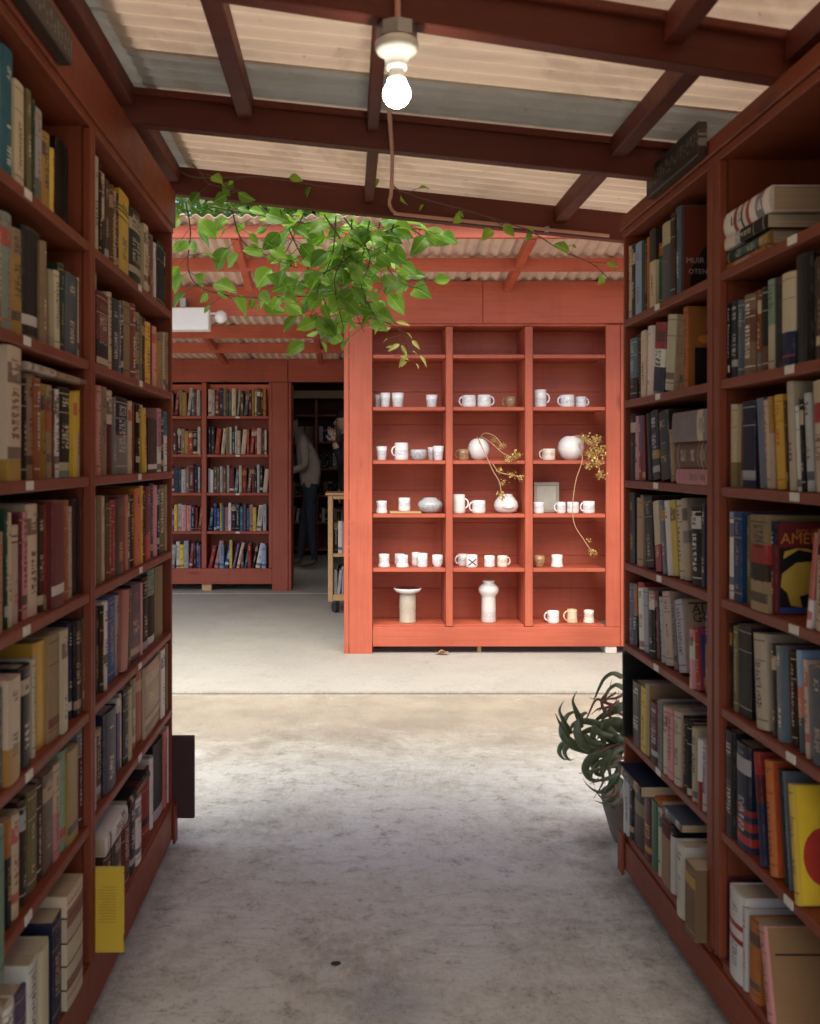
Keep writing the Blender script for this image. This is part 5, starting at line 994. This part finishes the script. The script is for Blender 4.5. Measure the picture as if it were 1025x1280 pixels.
def cover_art(o, b):
    """flat print on the board that faces the camera (right-hand bookcase: local y = t)"""
    t_, H, D, nm = b['t'], b['H'], b['D'], b['art']; y = t_ + .0004
    if nm == 'blurb': y = -.0004
    def sheet(name, poly, mat, dy=0.0):          # poly in (depth fraction from the spine, height fraction)
        me = bpy.data.meshes.new(name); me.from_pydata([(-.006 - (D - .008) * q[0], y + dy, H * q[1]) for q in poly], [], [tuple(range(len(poly)))]); me.materials.append(mat)
        c = bpy.data.objects.new(name, me); COL.objects.link(c); c.parent = o
    def words(s, size, fx, fz, mat, dy=.0004):
        me = text_mesh(s, size, 'LEFT'); me.transform(Matrix(((-1, 0, 0, -.006 - (D - .008) * fx), (0, 0, 1, y + dy), (0, 1, 0, H * fz), (0, 0, 0, 1)))); me.materials.append(mat); c = bpy.data.objects.new('cover_lettering', me); COL.objects.link(c); c.parent = o
    if nm == 'blurb':
        for k in range(13): sheet('cover_lettering', [(.10, .76 - k * .034), (.10, .768 - k * .034), (.42 - .07 * ((k * 7) % 5 == 0), .768 - k * .034), (.42 - .07 * ((k * 7) % 5 == 0), .76 - k * .034)], INKM)
        return
    sheet('cover_print', [(.02, .01), (1, .01), (1, .99), (.02, .99)], art_mat(nm))
    blob = lambda cx, cz, rx, rz, n=18, w=.12: [(cx + rx * math.cos(6.283 * k / n) * (1 + w * math.sin(k * 2.7)), cz + rz * math.sin(6.283 * k / n) * (1 + w * math.cos(k * 1.9))) for k in range(n)]
    if nm == 'portrait':
        sheet('cover_picture', [(.12, .02), (.98, .02), (.98, .95), (.78, .93), (.62, .80), (.62, .66), (.35, .52), (.15, .30)], INKD, .0003)
        words('MUIR', .020, .06, .36, INKW, .0007); words('OTEN', .018, .10, .24, INKW, .0007)
    elif nm == 'america':
        words('POLITICS', .016, .30, .86, INKO); words('AMERICA', .030, .06, .765, INKO)
        sheet('cover_picture', [(.04, .02), (.96, .02), (.96, .72), (.04, .72)], INKD, .0003)
        sheet('cover_picture', [(.08, .44), (.30, .56), (.60, .58), (.66, .40), (.52, .34), (.56, .24), (.36, .20), (.40, .08), (.22, .10), (.16, .24), (.06, .30)], INKY, .0006)
        sheet('cover_picture', [(.1, .60), (.34, .70), (.62, .66), (.5, .71), (.3, .715), (.12, .68)], INKY, .0006)
        sheet('cover_picture', [(.04, .02), (.6, .02), (.6, .08), (.04, .08)], INKB, .0009)
    elif nm == 'dusk':
        sheet('cover_picture', [(.1, .03), (.98, .03), (.98, .48), (.1, .5)], INKD, .0003); sheet('cover_picture', blob(.6, .66, .3, .1), INKD, .0003); sheet('cover_picture', blob(.3, .60, .14, .05), INKO, .0006)
    elif nm == 'tan': words('ALL', .034, .18, .80, INKD); words('GO', .034, .18, .68, INKD); sheet('cover_picture', [(.1, .93), (.95, .93), (.95, .95), (.1, .95)], INKD, .0003)
    elif nm == 'blue': sheet('cover_picture', blob(.5, .5, .34, .24), INKY, .0003); sheet('cover_picture', [(.05, .88), (.98, .88), (.98, .97), (.05, .97)], INKR, .0003); sheet('cover_picture', [(.05, .04), (.98, .04), (.98, .2), (.05, .2)], INKO, .0003)
    elif nm == 'orange': sheet('cover_picture', [(.2, .55), (.98, .55), (.98, .9), (.2, .9)], INKD, .0003); sheet('cover_picture', blob(.5, .25, .25, .12), INKW, .0003)
    elif nm == 'yellow': sheet('cover_picture', blob(.32, .40, .26, .24, 26, 0), INKR, .0003); sheet('cover_picture', [(.55, .55), (.98, .55), (.98, .9), (.55, .9)], INKD, .0003)
    elif nm == 'crate': sheet('cover_picture', [(.1, .7), (.9, .7), (.9, .72), (.1, .72)], INKD, .0003)
I4 = Matrix.Identity(4); mass = BookGeo(); LIMIT = 300; used = set()
for i, b in enumerate(BOOKS):
    if i < LIMIT and b['label']:
        g = BookGeo(); book_cover(g, I4, b['t'], b['H'], b['D'], b['segs'], b['cb'], b['rv'], b['hard']); o = bpy.data.objects.new('book', g.mesh('book', [BOOKM])); COL.objects.link(o); o.matrix_world = b['M']
        tag(o, b['label'], 'book', 'books on the aisle bookcases')
        g = BookGeo(); book_pages(g, I4, b['t'], b['H'], b['D'], b['rv'], b['hard']); c = bpy.data.objects.new('page_block', g.mesh('page_block', [PAGEM])); COL.objects.link(c); c.parent = o
        if b['art']: cover_art(o, b)
    else:
        book_cover(mass, b['M'], b['t'], b['H'], b['D'], b['segs'], b['cb'], b['rv'], b['hard']); book_pages(mass, b['M'], b['t'], b['H'], b['D'], b['rv'], b['hard'], 1)
mo = bpy.data.objects.new('many_books', mass.mesh('many_books', [BOOKM, PAGEM])); COL.objects.link(mo); tag(mo, 'many small books filling the far shelves and gaps', 'books', kind='stuff')
mb_ = box('end_board', (XLF - .10, 3.236, CH - 1.163), (-.497, 3.252, CH - .895), simple('dark_maroon_board', (.055, .018, .022), .6), None); tag(mb_, 'dark maroon board sticking out at the far end of the left bookcase', 'board')
print('books', len(BOOKS), 'objects', len(bpy.data.objects))
print('vine leaves', sum(1 for c in vine.children if c.name.startswith('leaf') and not c.name.startswith('leaf_stalk')))
